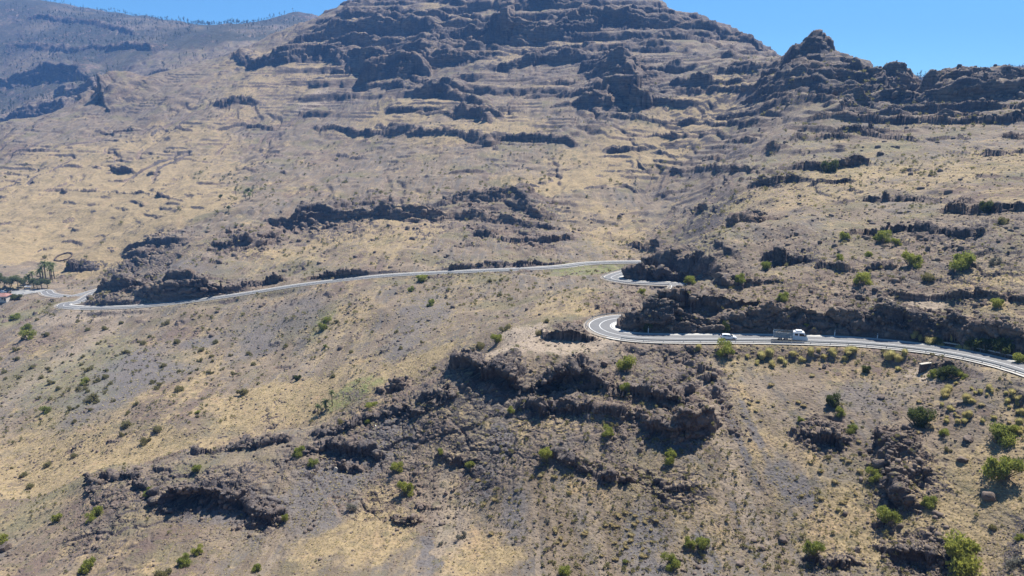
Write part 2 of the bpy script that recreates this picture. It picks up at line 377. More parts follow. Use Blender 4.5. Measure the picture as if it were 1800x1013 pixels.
ROCK = blob_mask([(1050, 690, 190, 50, .34), (1190, 700, 60, 55, .6), (720, 720, 110, 60, .34), (620, 780, 120, 50, .34), (420, 850, 110, 45, .32), (260, 850, 80, 40, .42), (180, 980, 160, 50, .3),
    (900, 800, 160, 40, .3), (1180, 860, 60, 30, .5), (1450, 760, 40, 30, .7), (1590, 830, 50, 50, .7), (1620, 980, 60, 40, .7), (1000, 590, 60, 22, .9), (1160, 555, 70, 50, 1),
    (1450, 565, 330, 30, .3), (1550, 500, 260, 60, .33), (1650, 420, 150, 60, .35), (1380, 440, 100, 40, .4), (1150, 487, 60, 18, .8), (1090, 520, 60, 20, .35), (330, 500, 110, 16, .45), (215, 496, 36, 14, .6),
    (158, 466, 18, 8, .7), (620, 380, 140, 30, .6), (850, 380, 150, 35, .6), (440, 425, 60, 20, .6), (280, 432, 70, 18, .6), (900, 470, 120, 8, .5), (1090, 130, 60, 60, .9), (1000, 110, 100, 50, .5), (960, 420, 60, 16, .6), (1470, 1000, 60, 30, .4)], ROCK.astype(np.float32))
STRAW = blob_mask([(120, 350, 260, 60, .9), (60, 430, 160, 40, .9), (200, 440, 90, 30, .9), (330, 360, 60, 30, .8), (150, 290, 160, 40, .55), (300, 260, 90, 30, .6), (500, 150, 110, 50, .5), (1130, 255, 120, 40, .85), (1230, 205, 90, 40, .95), (1020, 310, 90, 22, .8),
    (1280, 175, 50, 30, .8), (700, 205, 90, 24, .7), (820, 225, 100, 20, .7), (640, 420, 140, 35, .6), (1060, 400, 60, 40, .6), (540, 690, 110, 35, .9), (480, 715, 130, 30, .8), (700, 650, 90, 18, .8), (80, 770, 70, 40, .8), (60, 850, 160, 30, .85), (250, 790, 120, 22, .6), (1000, 530, 60, 20, .6),
    (620, 930, 90, 70, .8), (850, 985, 70, 40, .9), (1600, 870, 200, 50, .6), (1620, 910, 220, 50, .7), (1700, 960, 120, 60, .6), (1180, 640, 250, 20, .35), (1330, 800, 90, 130, .45), (1150, 900, 130, 100, .4), (1250, 760, 40, 40, .4), (1700, 500, 60, 40, .5), (1650, 290, 200, 30, .5), (1400, 340, 120, 25, .5),
    (1000, 740, 140, 20, .5), (770, 530, 60, 60, .35), (330, 650, 90, 50, .35), (600, 590, 60, 50, .45), (700, 35, 160, 12, .6), (620, 85, 180, 14, .6), (1000, 90, 60, 14, .7), (560, 140, 60, 14, .7), (890, 100, 60, 20, .6), (760, 100, 80, 8, .6)])
GREEN = blob_mask([(1050, 470, 70, 9, 1.2), (625, 685, 46, 18, 1.5), (150, 640, 60, 60, .45), (130, 700, 60, 40, .4), (60, 880, 80, 40, .25), (570, 570, 20, 25, .6), (350, 530, 90, 12, .35), (1230, 400, 60, 30, .4), (1440, 260, 140, 50, .25), (30, 560, 40, 12, .5), (1240, 430, 40, 30, .35)])
DIRT = blob_mask([(900, 588, 30, 12, 1), (1000, 606, 130, 9, 1.6), (920, 597, 40, 12, 1.4), (1620, 660, 20, 14, 1), (200, 550, 120, 9, .7), (100, 640, 35, 70, .5), (1290, 830, 22, 170, .5), (1600, 545, 50, 18, .9), (550, 180, 20, 20, .8), (560, 620, 50, 40, .3), (740, 800, 60, 20, .3), (790, 920, 40, 80, .5)])
GREEN = np.where(YY+AA*300 > 1500, -sst(1500, 2000, YY+AA*300+fbm2(XX, YY, 260, 4, 44.)*900)*(.45+.8*np.clip(.5+fbm2(XX, YY, 140, 4, 45.), 0, 1)), GREEN).astype(np.float32)
GRAV = blob_mask([(1292, 760, 9, 90, .9), (1300, 900, 12, 120, 1), (1335, 780, 8, 110, .6), (880, 780, 26, 26, .9), (845, 840, 26, 36, .9), (808, 900, 24, 40, .9), (765, 965, 26, 45, .9), (905, 900, 26, 50, .6), (1395, 860, 34, 60, .8), (1130, 960, 50, 50, .7), (690, 770, 60, 40, .9), (600, 835, 80, 30, .7), (250, 650, 90, 60, .6), (420, 900, 120, 20, .6),
    (560, 880, 70, 50, .6), (470, 580, 80, 40, .5), (740, 560, 50, 60, .5), (1240, 980, 20, 40, .8), (1560, 560, 60, 14, .7), (1540, 690, 90, 30, .5), (1180, 780, 20, 20, .8), (330, 475, 90, 25, .4), (1010, 430, 40, 30, .3)])
DIRT = DIRT-GRAV*(DIRT < .3); ROCK *= 1-.9*np.clip(DIRT*1.4, 0, 1)
# road bed
mrd = (np.abs(XX) < 360) & (YY > 60) & (YY < 480)
ij = np.where(mrd & (np.abs(AA) < .95)); xs = XX[ij]; ys = YY[ij]
# coarse nearest sample of the centre line by bins
best = np.full(xs.shape, 1e9); bz = np.zeros(xs.shape)
cell = 16.0; key = {}
for k, p in enumerate(RD):
    for dx in (-1, 0, 1):
        for dy in (-1, 0, 1): key.setdefault((int(p[0]//cell)+dx, int(p[1]//cell)+dy), []).append(k)
kx = np.floor(xs/cell).astype(int); ky = np.floor(ys/cell).astype(int); code = (kx+1000)*10000+ky
order = np.argsort(code, kind='stable'); cs = code[order]; st = np.r_[0, np.where(np.diff(cs))[0]+1, len(cs)]
for b in range(len(st)-1):
    idx = order[st[b]:st[b+1]]; c = cs[st[b]]; kk = key.get((int(c//10000)-1000, int(c % 10000)))
    if not kk: continue
    for k in kk:
        p = RD[k]; dx = xs[idx]-p[0]; dy = ys[idx]-p[1]
        t = RD[min(k+1, len(RD)-1)]-RD[max(k-1, 0)]; t = t[:2]/max(np.hypot(t[0], t[1]), 1e-6)
        al = np.clip(dx*t[0]+dy*t[1], -1, 1); dd = np.hypot(dx-al*t[0], dy-al*t[1])
        m = dd < best[idx]; best[idx] = np.where(m, dd, best[idx]); bz[idx] = np.where(m, p[2], bz[idx])
RDIST = np.full(XX.shape, 99., dtype=np.float32); RDIST[ij] = best
zr = ZZ[ij]; kf = sst(5.1, 8.0+2.5*(zr < bz), best); ZZ[ij] = np.where(best < 12, (bz-.25)*(1-kf)+zr*kf, zr)
ROCK *= sst(4.3, 5.6, RDIST)
del xs, ys, best, bz, ij, mrd, code, order
# ------------------------------------------------------------------ rows where the picture needs them
q = ZZ/YY; dq = np.abs(np.diff(q, axis=1)); dl = np.hypot(np.diff(ZZ, axis=1), np.diff(YY, axis=1))/YY[:, 1:]
wgt = F*dq+.10*F*dl; wgt = wgt*np.where(YY[:, 1:] < 85, .25, 1)
ker = np.hanning(123); ker /= ker.sum()
wgt = np.apply_along_axis(lambda c: np.convolve(np.pad(c, 61, mode='edge'), ker, 'valid'), 0, wgt)
cum = np.concatenate([np.zeros((NCT, 1)), np.cumsum(wgt, 1)], 1); cum /= cum[:, -1:]
zY = np.gradient(ZZ, axis=1)/np.gradient(YY, axis=1); zA = np.gradient(ZZ, axis=0)/np.gradient(AA, axis=0)
zX = np.clip(zA/YY, -6, 6).astype(np.float32); zY = np.clip(zY-0*AA, -9, 9); zY = (zY-AA*zX).astype(np.float32); del zA   # true d/dx and d/dy
tgt = np.linspace(0, 1, NR); fidx = np.arange(NF); N = np.zeros((NCT, NR, 3)); NOT = np.zeros((NCT, NR))
P = np.zeros((NCT, NR, 3)); AT = np.zeros((NCT, NR, 4), dtype=np.float32); RDI = np.zeros((NCT, NR), dtype=np.float32)
for i in range(NCT):
    fi = np.interp(tgt, cum[i], fidx)
    def ip(Arr): return np.interp(fi, fidx, Arr[i])
    P[i, :, 0] = ip(XX); P[i, :, 1] = ip(YY); P[i, :, 2] = ip(ZZ)
    AT[i, :, 0] = ip(ROCK); AT[i, :, 1] = ip(STRAW); AT[i, :, 2] = ip(GREEN); AT[i, :, 3] = ip(DIRT); RDI[i] = ip(RDIST); N[i, :, 0] = -ip(zX); N[i, :, 1] = -ip(zY); N[i, :, 2] = 1; NOT[i] = ip(NOTCH)
del zX, zY, NOTCH, GRAV, hill2, XX, YY, ZZ, AA, ROCK, STRAW, GREEN, DIRT, RDIST, q, dq, dl, wgt, cum, far, hill, mb
# ------------------------------------------------------------------ craggy displacement along the normals
for _ in range(2):
    N[1:-1] = (N[:-2]+2*N[1:-1]+N[2:])/4; N[:, 1:-1] = (N[:, :-2]+2*N[:, 1:-1]+N[:, 2:])/4
N /= np.maximum(np.linalg.norm(N, axis=2, keepdims=True), 1e-9)
x, y, z = P[:, :, 0], P[:, :, 1], P[:, :, 2]
steep = sst(.80, .55, N[:, :, 2])
nrk = fbm2(x, y, 22, 4, 20.)
rk = np.clip(np.maximum(AT[:, :, 0]*(1.0+.7*nrk), steep*np.where(y > 350, .55, .85)), 0, 1)
rk = np.maximum(rk, .38*sst(.3, .7, fbm2(x, y, 9, 3, 21.)))*sst(3.9, 5.2, RDI)
rk *= 1-.9*np.clip(AT[:, :, 3]*1.5, 0, 1)
disp = np.zeros_like(x)
def cells(px, py, pz):
    xi = np.floor(px); yi = np.floor(py); zi = np.floor(pz); b = np.full(px.shape, 9., np.float32); b2 = b.copy(); val = np.zeros(px.shape, np.float32)
    for dx in (-1, 0, 1):
        for dy in (-1, 0, 1):
            for dz in (-1, 0, 1):
                cx = (xi+dx).astype(np.int32); cy = (yi+dy).astype(np.int32); cz = (zi+dz).astype(np.int32)
                r1 = T3[cx & 63, cy & 63, cz & 63]; r2 = T3[(cx+17) & 63, (cy+5) & 63, (cz+31) & 63]; r3 = T3[(cx+41) & 63, (cy+23) & 63, (cz+11) & 63]
                d = (cx+r1-px)**2+(cy+r2-py)**2+(cz+r3-pz)**2; d = d.astype(np.float32)
                m = d < b; b2 = np.where(m, b, np.minimum(b2, d)); b = np.where(m, d, b); val = np.where(m, T3[(cx+9) & 63, (cy+50) & 63, (cz+3) & 63], val)
    return val, np.sqrt(b2)-np.sqrt(b)
sel = np.where(rk > .12)
xs = x[sel]; ys = y[sel]; zs = z[sel]; rs = rk[sel]; ds = np.zeros_like(xs)
jit = (vn3(xs/3, ys/3, zs/3)-.5)
for lam in (22, 9, 4, 1.8, .8):
    wl = np.clip(ys/12/lam-.5, 0, 1)*np.clip(lam*700/ys-.8, 0, 1)*np.where(ys > 500, .38, 1); mm_ = wl > .01
    if not mm_.any(): continue
    an = np.where(ys[mm_] > 330, 1.9, 1.15); v_, e_ = cells(xs[mm_]/lam/an+jit[mm_]*.6, ys[mm_]/lam+jit[mm_]*.5, zs[mm_]*1.7*an/lam)
    ds[mm_] += wl[mm_]*lam*((v_-.5)*np.where(ys[mm_] < 300, .27, .34)-.13*np.clip(1-e_/.12, 0, 1))*rs[mm_]
disp[sel] += ds
for lam in (48, 24, 12, 6, 3, 1.5, .8, .4):
    wl = np.clip(y/10/lam-.6, 0, 1)*np.clip(lam*1100/y-.8, 0, 1)
    if wl.max() <= 0: continue
    nn = vn3(x/lam+lam, y/lam+3.3*lam, z*1.9/lam); rd = 1-np.abs(nn*2-1)*2
    disp += wl*lam*(.05 if lam > 5 else .11)*rd*(rk*1.0+.13)
cm_ = sst(480, 700, y)*rk*steep
disp += cm_*(5.0*(vn3(x/9, y/9, z/60)-.5)+3.2*(1-2*np.abs(vn3(x/4.2+7, y/4.2, z/40)*2-1))); del cm_
disp -= NOT
disp *= sst(4.4, 6.5, RDI)
P += N*disp[:, :, None]
N = N.astype(np.float32)
AT[:, :, 0] = np.clip(rk, 0, 1)
P = P.astype(np.float32)
# lookup for placing things: world (x, y) -> ground, and pixel -> ground
def col_of(a): return int(np.clip(np.searchsorted(ca, a), 1, NCT-1))
def ground(px, py):
    a = px/py; c = col_of(a); t = (a-ca[c-1])/(ca[c]-ca[c-1]); r = []
    for k in (c-1, c):
        yy = P[k, :, 1]; yy = np.maximum.accumulate(yy); r.append(float(np.interp(py, yy, P[k, :, 2])))
    return r[0]*(1-t)+r[1]*t
def hit(u, v):
    a, qv = ray(u, v); c = col_of(a); pr = P[c]; qq = pr[:, 2]/pr[:, 1]; m = qq >= qv
    m &= pr[:, 1] > 60
    k = int(np.argmax(m)) if m.any() else NR-2
    return float(a*pr[k, 1]), float(pr[k, 1]), float(pr[k, 2])
# terrain mesh
def grid_mesh(name, V3, faces4):
    me = bpy.data.meshes.new(name); nv = len(V3); nf = len(faces4)
    me.vertices.add(nv); me.vertices.foreach_set('co', V3.astype(np.float32).ravel())
    me.loops.add(nf*4); me.loops.foreach_set('vertex_index', faces4.astype(np.int32).ravel())
    me.polygons.add(nf); me.polygons.foreach_set('loop_start', np.arange(nf, dtype=np.int32)*4)
    me.update(calc_edges=True); return me
idx = np.arange(NCT*NR).reshape(NCT, NR)
f4 = np.stack([idx[:-1, :-1], idx[1:, :-1], idx[1:, 1:], idx[:-1, 1:]], -1).reshape(-1, 4)
me = grid_mesh('terrain', P.reshape(-1, 3), f4)
at = me.color_attributes.new('cover', 'FLOAT_COLOR', 'POINT'); at.data.foreach_set('color', AT.reshape(-1))
me.polygons.foreach_set('use_smooth', np.ones(len(f4), dtype=bool))
terrain = bpy.data.objects.new('terrain', me); C.objects.link(terrain); terrain['kind'] = 'structure'
del f4, idx

# ------------------------------------------------------------------ materials
class NT:
    def __init__(s, name, rough=.9):
        s.m = bpy.data.materials.new(name); s.m.use_nodes = True; s.t = s.m.node_tree
        s.b = s.t.nodes['Principled BSDF']; s.b.inputs['Roughness'].default_value = rough
        s.b.inputs['Specular IOR Level'].default_value = .25
    def nd(s, t, **k):
        x = s.t.nodes.new(t)
        for a, v in k.items(): setattr(x, a, v)
        return x
    def ln(s, a, b): s.t.links.new(a, b)
    def noise(s, vec, scale, det=4, rough=.55, dist=0):
        x = s.nd('ShaderNodeTexNoise'); x.inputs['Scale'].default_value = scale; x.inputs['Detail'].default_value = det
        x.inputs['Roughness'].default_value = rough; x.inputs['Distortion'].default_value = dist
        if vec: s.ln(vec, x.inputs['Vector'])
        return x.outputs['Fac']
    def rng(s, v, a, b, c=0, d=1, clamp=True):
        x = s.nd('ShaderNodeMapRange'); x.clamp = clamp; x.interpolation_type = 'SMOOTHSTEP' if clamp else 'LINEAR'
        s.ln(v, x.inputs[0]); x.inputs[1].default_value = a; x.inputs[2].default_value = b; x.inputs[3].default_value = c; x.inputs[4].default_value = d
        return x.outputs[0]
    def math(s, op, a, b=None):
        x = s.nd('ShaderNodeMath', operation=op)
        for i, v in enumerate((a, b)):
            if v is None: continue
            if isinstance(v, (int, float)): x.inputs[i].default_value = v
            else: s.ln(v, x.inputs[i])
        return x.outputs[0]
    def mix(s, f, a, b, mode='MIX'):
        x = s.nd('ShaderNodeMix', data_type='RGBA', blend_type=mode)
        for i, v in ((0, f), (6, a), (7, b)):
            if isinstance(v, (int, float)): x.inputs[i].default_value = v
            elif isinstance(v, tuple): x.inputs[i].default_value = (*v, 1)
            else: s.ln(v, x.inputs[i])
        return x.outputs[2]
    def scale(s, vec, v3):
        x = s.nd('ShaderNodeVectorMath', operation='MULTIPLY'); s.ln(vec, x.inputs[0]); x.inputs[1].default_value = v3; return x.outputs[0]
def ground_mat():
    g = NT('dry_hillside', .95); geo = g.nd('ShaderNodeNewGeometry'); pos = geo.outputs['Position']
    at = g.nd('ShaderNodeAttribute', attribute_name='cover'); sp = g.nd('ShaderNodeSeparateColor'); g.ln(at.outputs['Color'], sp.inputs[0])
    rock, straw, green = sp.outputs; dirt = at.outputs['Alpha']
    nx = g.nd('ShaderNodeSeparateXYZ'); g.ln(geo.outputs['True Normal'], nx.inputs[0]); nz = nx.outputs[2]
    n80 = g.noise(pos, 1/60, 5, .6); n12 = g.noise(pos, 1/11, 5, .62); n3 = g.noise(pos, 1/2.6, 6, .68); nf = g.noise(pos, 1/.5, 4, .7)
    streak = g.noise(g.scale(pos, (1, .13, .13)), 1/5.5, 5, .6)
    # scree
    scree = g.mix(g.rng(n12, .35, .65), (.142, .110, .080), (.228, .178, .128))
    scree = g.mix(g.rng(streak, .47, .57), scree, (.140, .122, .106))
    scree = g.mix(g.rng(g.noise(g.scale(pos, (1, .07, .07)), 1/2.4, 3, .5), .54, .64, 0, .6), scree, (.26, .205, .15))
    scree = g.mix(g.rng(n80, .52, .66), scree, (.135, .098, .082))
    scree = g.mix(g.rng(g.noise(pos, 1/35, 4), .5, .66, 0, .7), scree, (.155, .140, .078))
    # straw
    st = g.mix(g.rng(n3, .3, .7), (.245, .185, .106), (.345, .262, .146))
    st = g.mix(g.rng(n12, .55, .75, 0, .6), st, (.36, .24, .145))
    f1 = g.math('ADD', g.math('MULTIPLY', straw, .85), g.math('MULTIPLY', g.rng(n80, .38, .66, -.09, .28, False), 1.0))
    f1 = g.math('ADD', f1, g.math('MULTIPLY', g.math('SUBTRACT', n12, .5), 1.5)); f1 = g.math('ADD', f1, g.math('MULTIPLY', g.math('SUBTRACT', n3, .5), 1.25))
    f1 = g.math('ADD', f1, g.math('MULTIPLY', g.math('SUBTRACT', streak, .5), 1.9))
    col = g.mix(g.rng(f1, .05, .75), scree, st)
    gv = g.rng(g.math('MULTIPLY', dirt, -1), .08, .7)
    col = g.mix(g.math('MULTIPLY', gv, g.rng(n3, .15, .5, .5, 1)), col, g.mix(n12, (.110, .098, .094), (.175, .158, .150)))
    # pale dusty track and cuttings
    col = g.mix(g.math('MULTIPLY', g.rng(dirt, 0, 1), g.rng(n3, .2, .6, .4, 1)), col, g.mix(n12, (.38, .30, .215), (.31, .25, .20)))
    # sparse green weeds and low scrub specks
    vo = g.nd('ShaderNodeTexVoronoi'); vo.inputs['Scale'].default_value = 1/3.4; g.ln(pos, vo.inputs['Vector'])
    spk = g.math('MULTIPLY', g.rng(vo.outputs['Distance'], .38, .22), g.rng(g.noise(pos, 1/30, 3), .42, .6))
    col = g.mix(g.math('MULTIPLY', spk, .55), col, (.12, .11, .065))
    vs_ = g.nd('ShaderNodeTexVoronoi'); vs_.inputs['Scale'].default_value = 1/.85; g.ln(pos, vs_.inputs['Vector'])
    stn = g.math('MULTIPLY', g.rng(vs_.outputs['Distance'], .42, .25), g.rng(n12, .42, .6))
    col = g.mix(g.math('MULTIPLY', stn, .5), col, (.085, .07, .065))
    col = g.mix(g.math('MULTIPLY', g.rng(green, 0, -1), g.rng(n3, .3, .6, .55, 1)), col, (.034, .040, .032))
    col = g.mix(g.math('MULTIPLY', g.rng(green, 0, 1), g.rng(n3, .35, .6, .1, .9)), col, (.17, .185, .07))
    # rock
    lay = g.noise(g.scale(pos, (.25, .25, 2.2)), 1/3.0, 5, .6)
    far_lay = g.noise(g.scale(pos, (.12, .12, 1.0)), 1/6.0, 4, .6)
    rc = g.mix(g.rng(lay, .35, .65), (.082, .060, .050), (.235, .175, .135))
    rc = g.mix(g.rng(far_lay, .4, .62, 0, .6), rc, (.12, .105, .103))
    rc = g.mix(g.rng(g.noise(pos, 1/45, 3), .45, .6, 0, .75), rc, (.060, .056, .062))
    rc = g.mix(g.rng(n3, .5, .72, 0, .8), rc, (.20, .155, .125))
    rc = g.mix(g.rng(nf, .56, .72, 0, .5), rc, (.15, .145, .14))
    flat = g.rng(nz, .72, .93)                       # dust and dry grass lie on the flatter faces
    fr = g.math('ADD', g.math('MULTIPLY', rock, 1.25), g.math('MULTIPLY', g.math('SUBTRACT', 1.0, flat), 1.15))
    fr = g.math('ADD', fr, g.math('MULTIPLY', g.math('SUBTRACT', n3, .5), 1.4)); fr = g.math('ADD', fr, g.math('MULTIPLY', g.math('SUBTRACT', lay, .5), .9))
    fr = g.math('SUBTRACT', fr, g.math('MULTIPLY', g.math('MULTIPLY', rock, flat), .80))
    col = g.mix(g.rng(fr, .42, .78), col, rc)
    col = g.mix(.5, col, g.mix(nf, (.35, .35, .35), (.65, .65, .65)), 'OVERLAY')
    g.ln(col, g.b.inputs['Base Color'])
    h = g.math('ADD', g.math('MULTIPLY', n3, 1.0), g.math('MULTIPLY', nf, .35)); h = g.math('ADD', h, g.math('MULTIPLY', vs_.outputs['Distance'], -.3))
    bp = g.nd('ShaderNodeBump'); bp.inputs['Strength'].default_value = .9; bp.inputs['Distance'].default_value = .7; g.ln(h, bp.inputs['Height']); g.ln(bp.outputs[0], g.b.inputs['Normal'])
    return g.m
me.materials.append(ground_mat())
def plain(name, c, rough=.8, var=.25, scale=2.0, metal=0, spec=.3, c2=None):
    g = NT(name, rough); tc = g.nd('ShaderNodeTexCoord'); n_ = g.noise(tc.outputs['Object'], scale, 4, .6)
    c2 = c2 or tuple(v*(1-var) for v in c)
    g.ln(g.mix(g.rng(n_, .3, .7), c, c2), g.b.inputs['Base Color']); g.b.inputs['Metallic'].default_value = metal; g.b.inputs['Specular IOR Level'].default_value = spec
    return g.m
def leafy(name, c1, c2, c3=None):
    g = NT(name, .75); tc = g.nd('ShaderNodeTexCoord'); n_ = g.noise(tc.outputs['Object'], 7, 3, .7)
    oi = g.nd('ShaderNodeObjectInfo'); col = g.mix(g.rng(n_, .35, .65), c1, c2)
    if c3: col = g.mix(g.math('MULTIPLY', oi.outputs['Random'], .8), col, c3)
    g.ln(col, g.b.inputs['Base Color'])
    tr = g.nd('ShaderNodeBsdfTranslucent'); g.ln(col, tr.inputs[0]); mx = g.nd('ShaderNodeMixShader'); mx.inputs[0].default_value = .45
    g.ln(g.b.outputs[0], mx.inputs[1]); g.ln(tr.outputs[0], mx.inputs[2]); g.ln(mx.outputs[0], g.t.nodes['Material Output'].inputs[0]); return g.m
M = dict(
    asphalt=plain('asphalt', (.17, .17, .172), .85, .15, .25), paint=plain('road_paint', (.78, .78, .75), .6, .12, 1), concrete=plain('concrete', (.55, .53, .48), .8, .2, .6),
    steel=plain('galvanised_steel', (.34, .36, .37), .45, .2, 1, .6), dark=plain('black_rubber', (.02, .02, .02), .7, .1), white=plain('white_paint', (.78, .79, .80), .3, .05, 2, 0, .5),
    blue=plain('pale_blue_paint', (.42, .52, .60), .35, .1, 2, 0, .5), glass=plain('dark_glass', (.015, .02, .025), .08, .1, 2, 0, .8), grey=plain('grey_blue_steel', (.22, .29, .35), .5, .25, 3, .2),
    rust=plain('red_marker', (.5, .16, .07), .6), rim=plain('wheel_rim', (.35, .35, .36), .35, .1, 3, .7), lamp=plain('lamp_lens', (.75, .75, .7), .15), red=plain('tail_lamp', (.35, .02, .02), .3),
    tile=plain('red_roof', (.36, .19, .16), .8, .35, 1.5), wall=plain('house_plaster', (.55, .50, .44), .85, .15, 1), bark=plain('palm_bark', (.16, .12, .085), .9, .4, 3), twig=plain('twig', (.20, .17, .13), .9, .3, 4),
    gl=leafy('euphorbia_leaf', (.25, .27, .05), (.43, .43, .10), (.21, .25, .06)), dk=leafy('dark_leaf', (.075, .10, .03), (.14, .165, .045), (.09, .11, .035)),
    ol=leafy('olive_scrub', (.20, .19, .08), (.31, .28, .13), (.25, .22, .10)), gy=leafy('grey_scrub', (.19, .19, .155), (.28, .275, .23), (.23, .22, .17)),
    tf=leafy('straw_tuft', (.50, .43, .24), (.66, .58, .36), (.54, .45, .26)), yg=leafy('yellow_grass', (.46, .42, .17), (.66, .60, .30), (.56, .48, .22)),
    palm=leafy('palm_frond', (.11, .15, .05), (.19, .22, .09)), tree=leafy('village_leaf', (.13, .16, .07), (.22, .24, .12), (.12, .15, .08)), pine=leafy('pine_needles', (.07, .09, .06), (.12, .13, .09)),
    stone=plain('stone', (.20, .155, .125), .9, .55, .35), pale=plain('pale_stone', (.55, .50, .42), .9, .2, 2), drystone=plain('dry_stone', (.15, .115, .095), .95, .5, 3))
# ------------------------------------------------------------------ mesh helpers
def mk(name, verts, faces, mat, parent=None, smooth=False):
    m = bpy.data.meshes.new(name); m.from_pydata([tuple(map(float, v)) for v in verts], [], faces); m.update()
    m.materials.append(mat); o = bpy.data.objects.new(name, m); C.objects.link(o)
    if parent: o.parent = parent
    if smooth: m.polygons.foreach_set('use_smooth', np.ones(len(m.polygons), dtype=bool))
    return o
def tri_mesh(name, V3, F3, mat, parent=None):
    m = bpy.data.meshes.new(name); V3 = np.asarray(V3, dtype=np.float32); F3 = np.asarray(F3, dtype=np.int32); k = F3.shape[1]
    m.vertices.add(len(V3)); m.vertices.foreach_set('co', V3.ravel()); m.loops.add(F3.size); m.loops.foreach_set('vertex_index', F3.ravel())
    m.polygons.add(len(F3)); m.polygons.foreach_set('loop_start', np.arange(len(F3), dtype=np.int32)*k); m.update(calc_edges=True); m.materials.append(mat)
    o = bpy.data.objects.new(name, m); C.objects.link(o)
    if parent: o.parent = parent
    return o
def tag(o, label, cat, group=None):
    o['label'] = label; o['category'] = cat
    if group: o['group'] = group
    return o
def empty(name, loc, rz=0, label=None, cat=None, group=None):
    o = bpy.data.objects.new(name, None); C.objects.link(o); o.location = loc; o.rotation_euler = (0, 0, rz); o.empty_display_size = .1
    if label: tag(o, label, cat, group)
    return o
class MB:
    def __init__(s): s.v = []; s.f = []
    def box(s, x0, x1, y0, y1, z0, z1, tx=0, ty=0):
        n_ = len(s.v); s.v += [(x0, y0, z0), (x1, y0, z0), (x1, y1, z0), (x0, y1, z0), (x0+tx, y0+ty, z1), (x1-tx, y0+ty, z1), (x1-tx, y1-ty, z1), (x0+tx, y1-ty, z1)]
        s.f += [tuple(n_+i for i in f) for f in ((0, 3, 2, 1), (4, 5, 6, 7), (0, 1, 5, 4), (1, 2, 6, 5), (2, 3, 7, 6), (3, 0, 4, 7))]; return s
    def prism(s, prof, y0, y1, inset=None):   # prof (x,z) outline; inset: list of y inset per vertex
        n_ = len(s.v); k = len(prof); inset = inset or [0]*k
        s.v += [(p[0], y0+i, p[1]) for p, i in zip(prof, inset)]+[(p[0], y1-i, p[1]) for p, i in zip(prof, inset)]
        s.f += [tuple(range(n_, n_+k)), tuple(range(n_+2*k-1, n_+k-1, -1))]+[(n_+i, n_+k+i, n_+k+(i+1) % k, n_+(i+1) % k) for i in range(k)]; return s
    def tube(s, path, rad, n_=6):
        path = [np.array(p, float) for p in path]; rad = rad if isinstance(rad, (list, tuple)) else [rad]*len(path); b = len(s.v)
        for i, p in enumerate(path):
            d = path[min(i+1, len(path)-1)]-path[max(i-1, 0)]; d /= max(np.linalg.norm(d), 1e-9)
            u_ = np.cross(d, (0, 0, 1) if abs(d[2]) < .9 else (1, 0, 0)); u_ /= np.linalg.norm(u_); w_ = np.cross(d, u_)
            for k in range(n_): t = 2*pi*k/n_; s.v.append(tuple(p+(u_*cos(t)+w_*sin(t))*rad[i]))
        for i in range(len(path)-1):
            for k in range(n_): a = b+i*n_+k; c = b+i*n_+(k+1) % n_; s.f.append((a, c, c+n_, a+n_))
        s.f += [tuple(range(b, b+n_)), tuple(range(b+(len(path)-1)*n_+n_-1, b+(len(path)-1)*n_-1, -1))]; return s
    def cyl(s, cx, cz, y0, y1, r, n_=20):
        return s.tube([(cx, y0, cz), (cx, y1, cz)], r, n_)
    def obj(s, name, mat, parent=None, bev=0, smooth=False):
        o = mk(name, s.v, s.f, mat, parent, smooth)
        bm = bmesh.new(); bm.from_mesh(o.data); bmesh.ops.recalc_face_normals(bm, faces=bm.faces)
        if bev: bmesh.ops.bevel(bm, geom=bm.edges[:], offset=bev, segments=2, affect='EDGES', profile=.6)
        bm.to_mesh(o.data); bm.free(); return o
def clone(o, loc, rz=0, sc=1, label=None, cat=None, group=None):
    def cp(s, par):
        c = s.copy(); C.objects.link(c)
        if par: c.parent = par
        for ch in s.children: cp(ch, c)
        return c
    kids = list(o.children); c = o.copy(); C.objects.link(c)
    for k in kids: cp(k, c)
    c.location = loc; c.rotation_euler = (0, 0, rz); c.scale = (sc if isinstance(sc, tuple) else (sc,)*3)
    if label: tag(c, label, cat or o.get('category', 'thing'), group)
    return c
# ------------------------------------------------------------------ road
tg = np.gradient(RD[:, :2], axis=0); tg /= np.maximum(np.linalg.norm(tg, axis=1, keepdims=True), 1e-6); nl = np.c_[-tg[:, 1], tg[:, 0]]  # left of travel
arc = np.r_[0, np.cumsum(np.linalg.norm(np.diff(RD[:, :2], axis=0), axis=1))]
def strip(name, o0, o1, dz, mat, i0=0, i1=None, z0=None, tagit='structure', dash=None):
    i1 = i1 or len(RD); v = []; f = []
    for i in range(i0, i1):
        for o_ in (o0, o1): v.append((RD[i, 0]+nl[i, 0]*o_, RD[i, 1]+nl[i, 1]*o_, RD[i, 2]+dz))
    for k in range(i1-i0-1):
        if dash and (arc[i0+k] % (dash[0]+dash[1])) > dash[0]: continue
        f.append((2*k, 2*k+1, 2*k+3, 2*k+2) if o0 > o1 else (2*k+1, 2*k, 2*k+2, 2*k+3))
    o = mk(name, v, f, mat); o['kind'] = tagit; return o
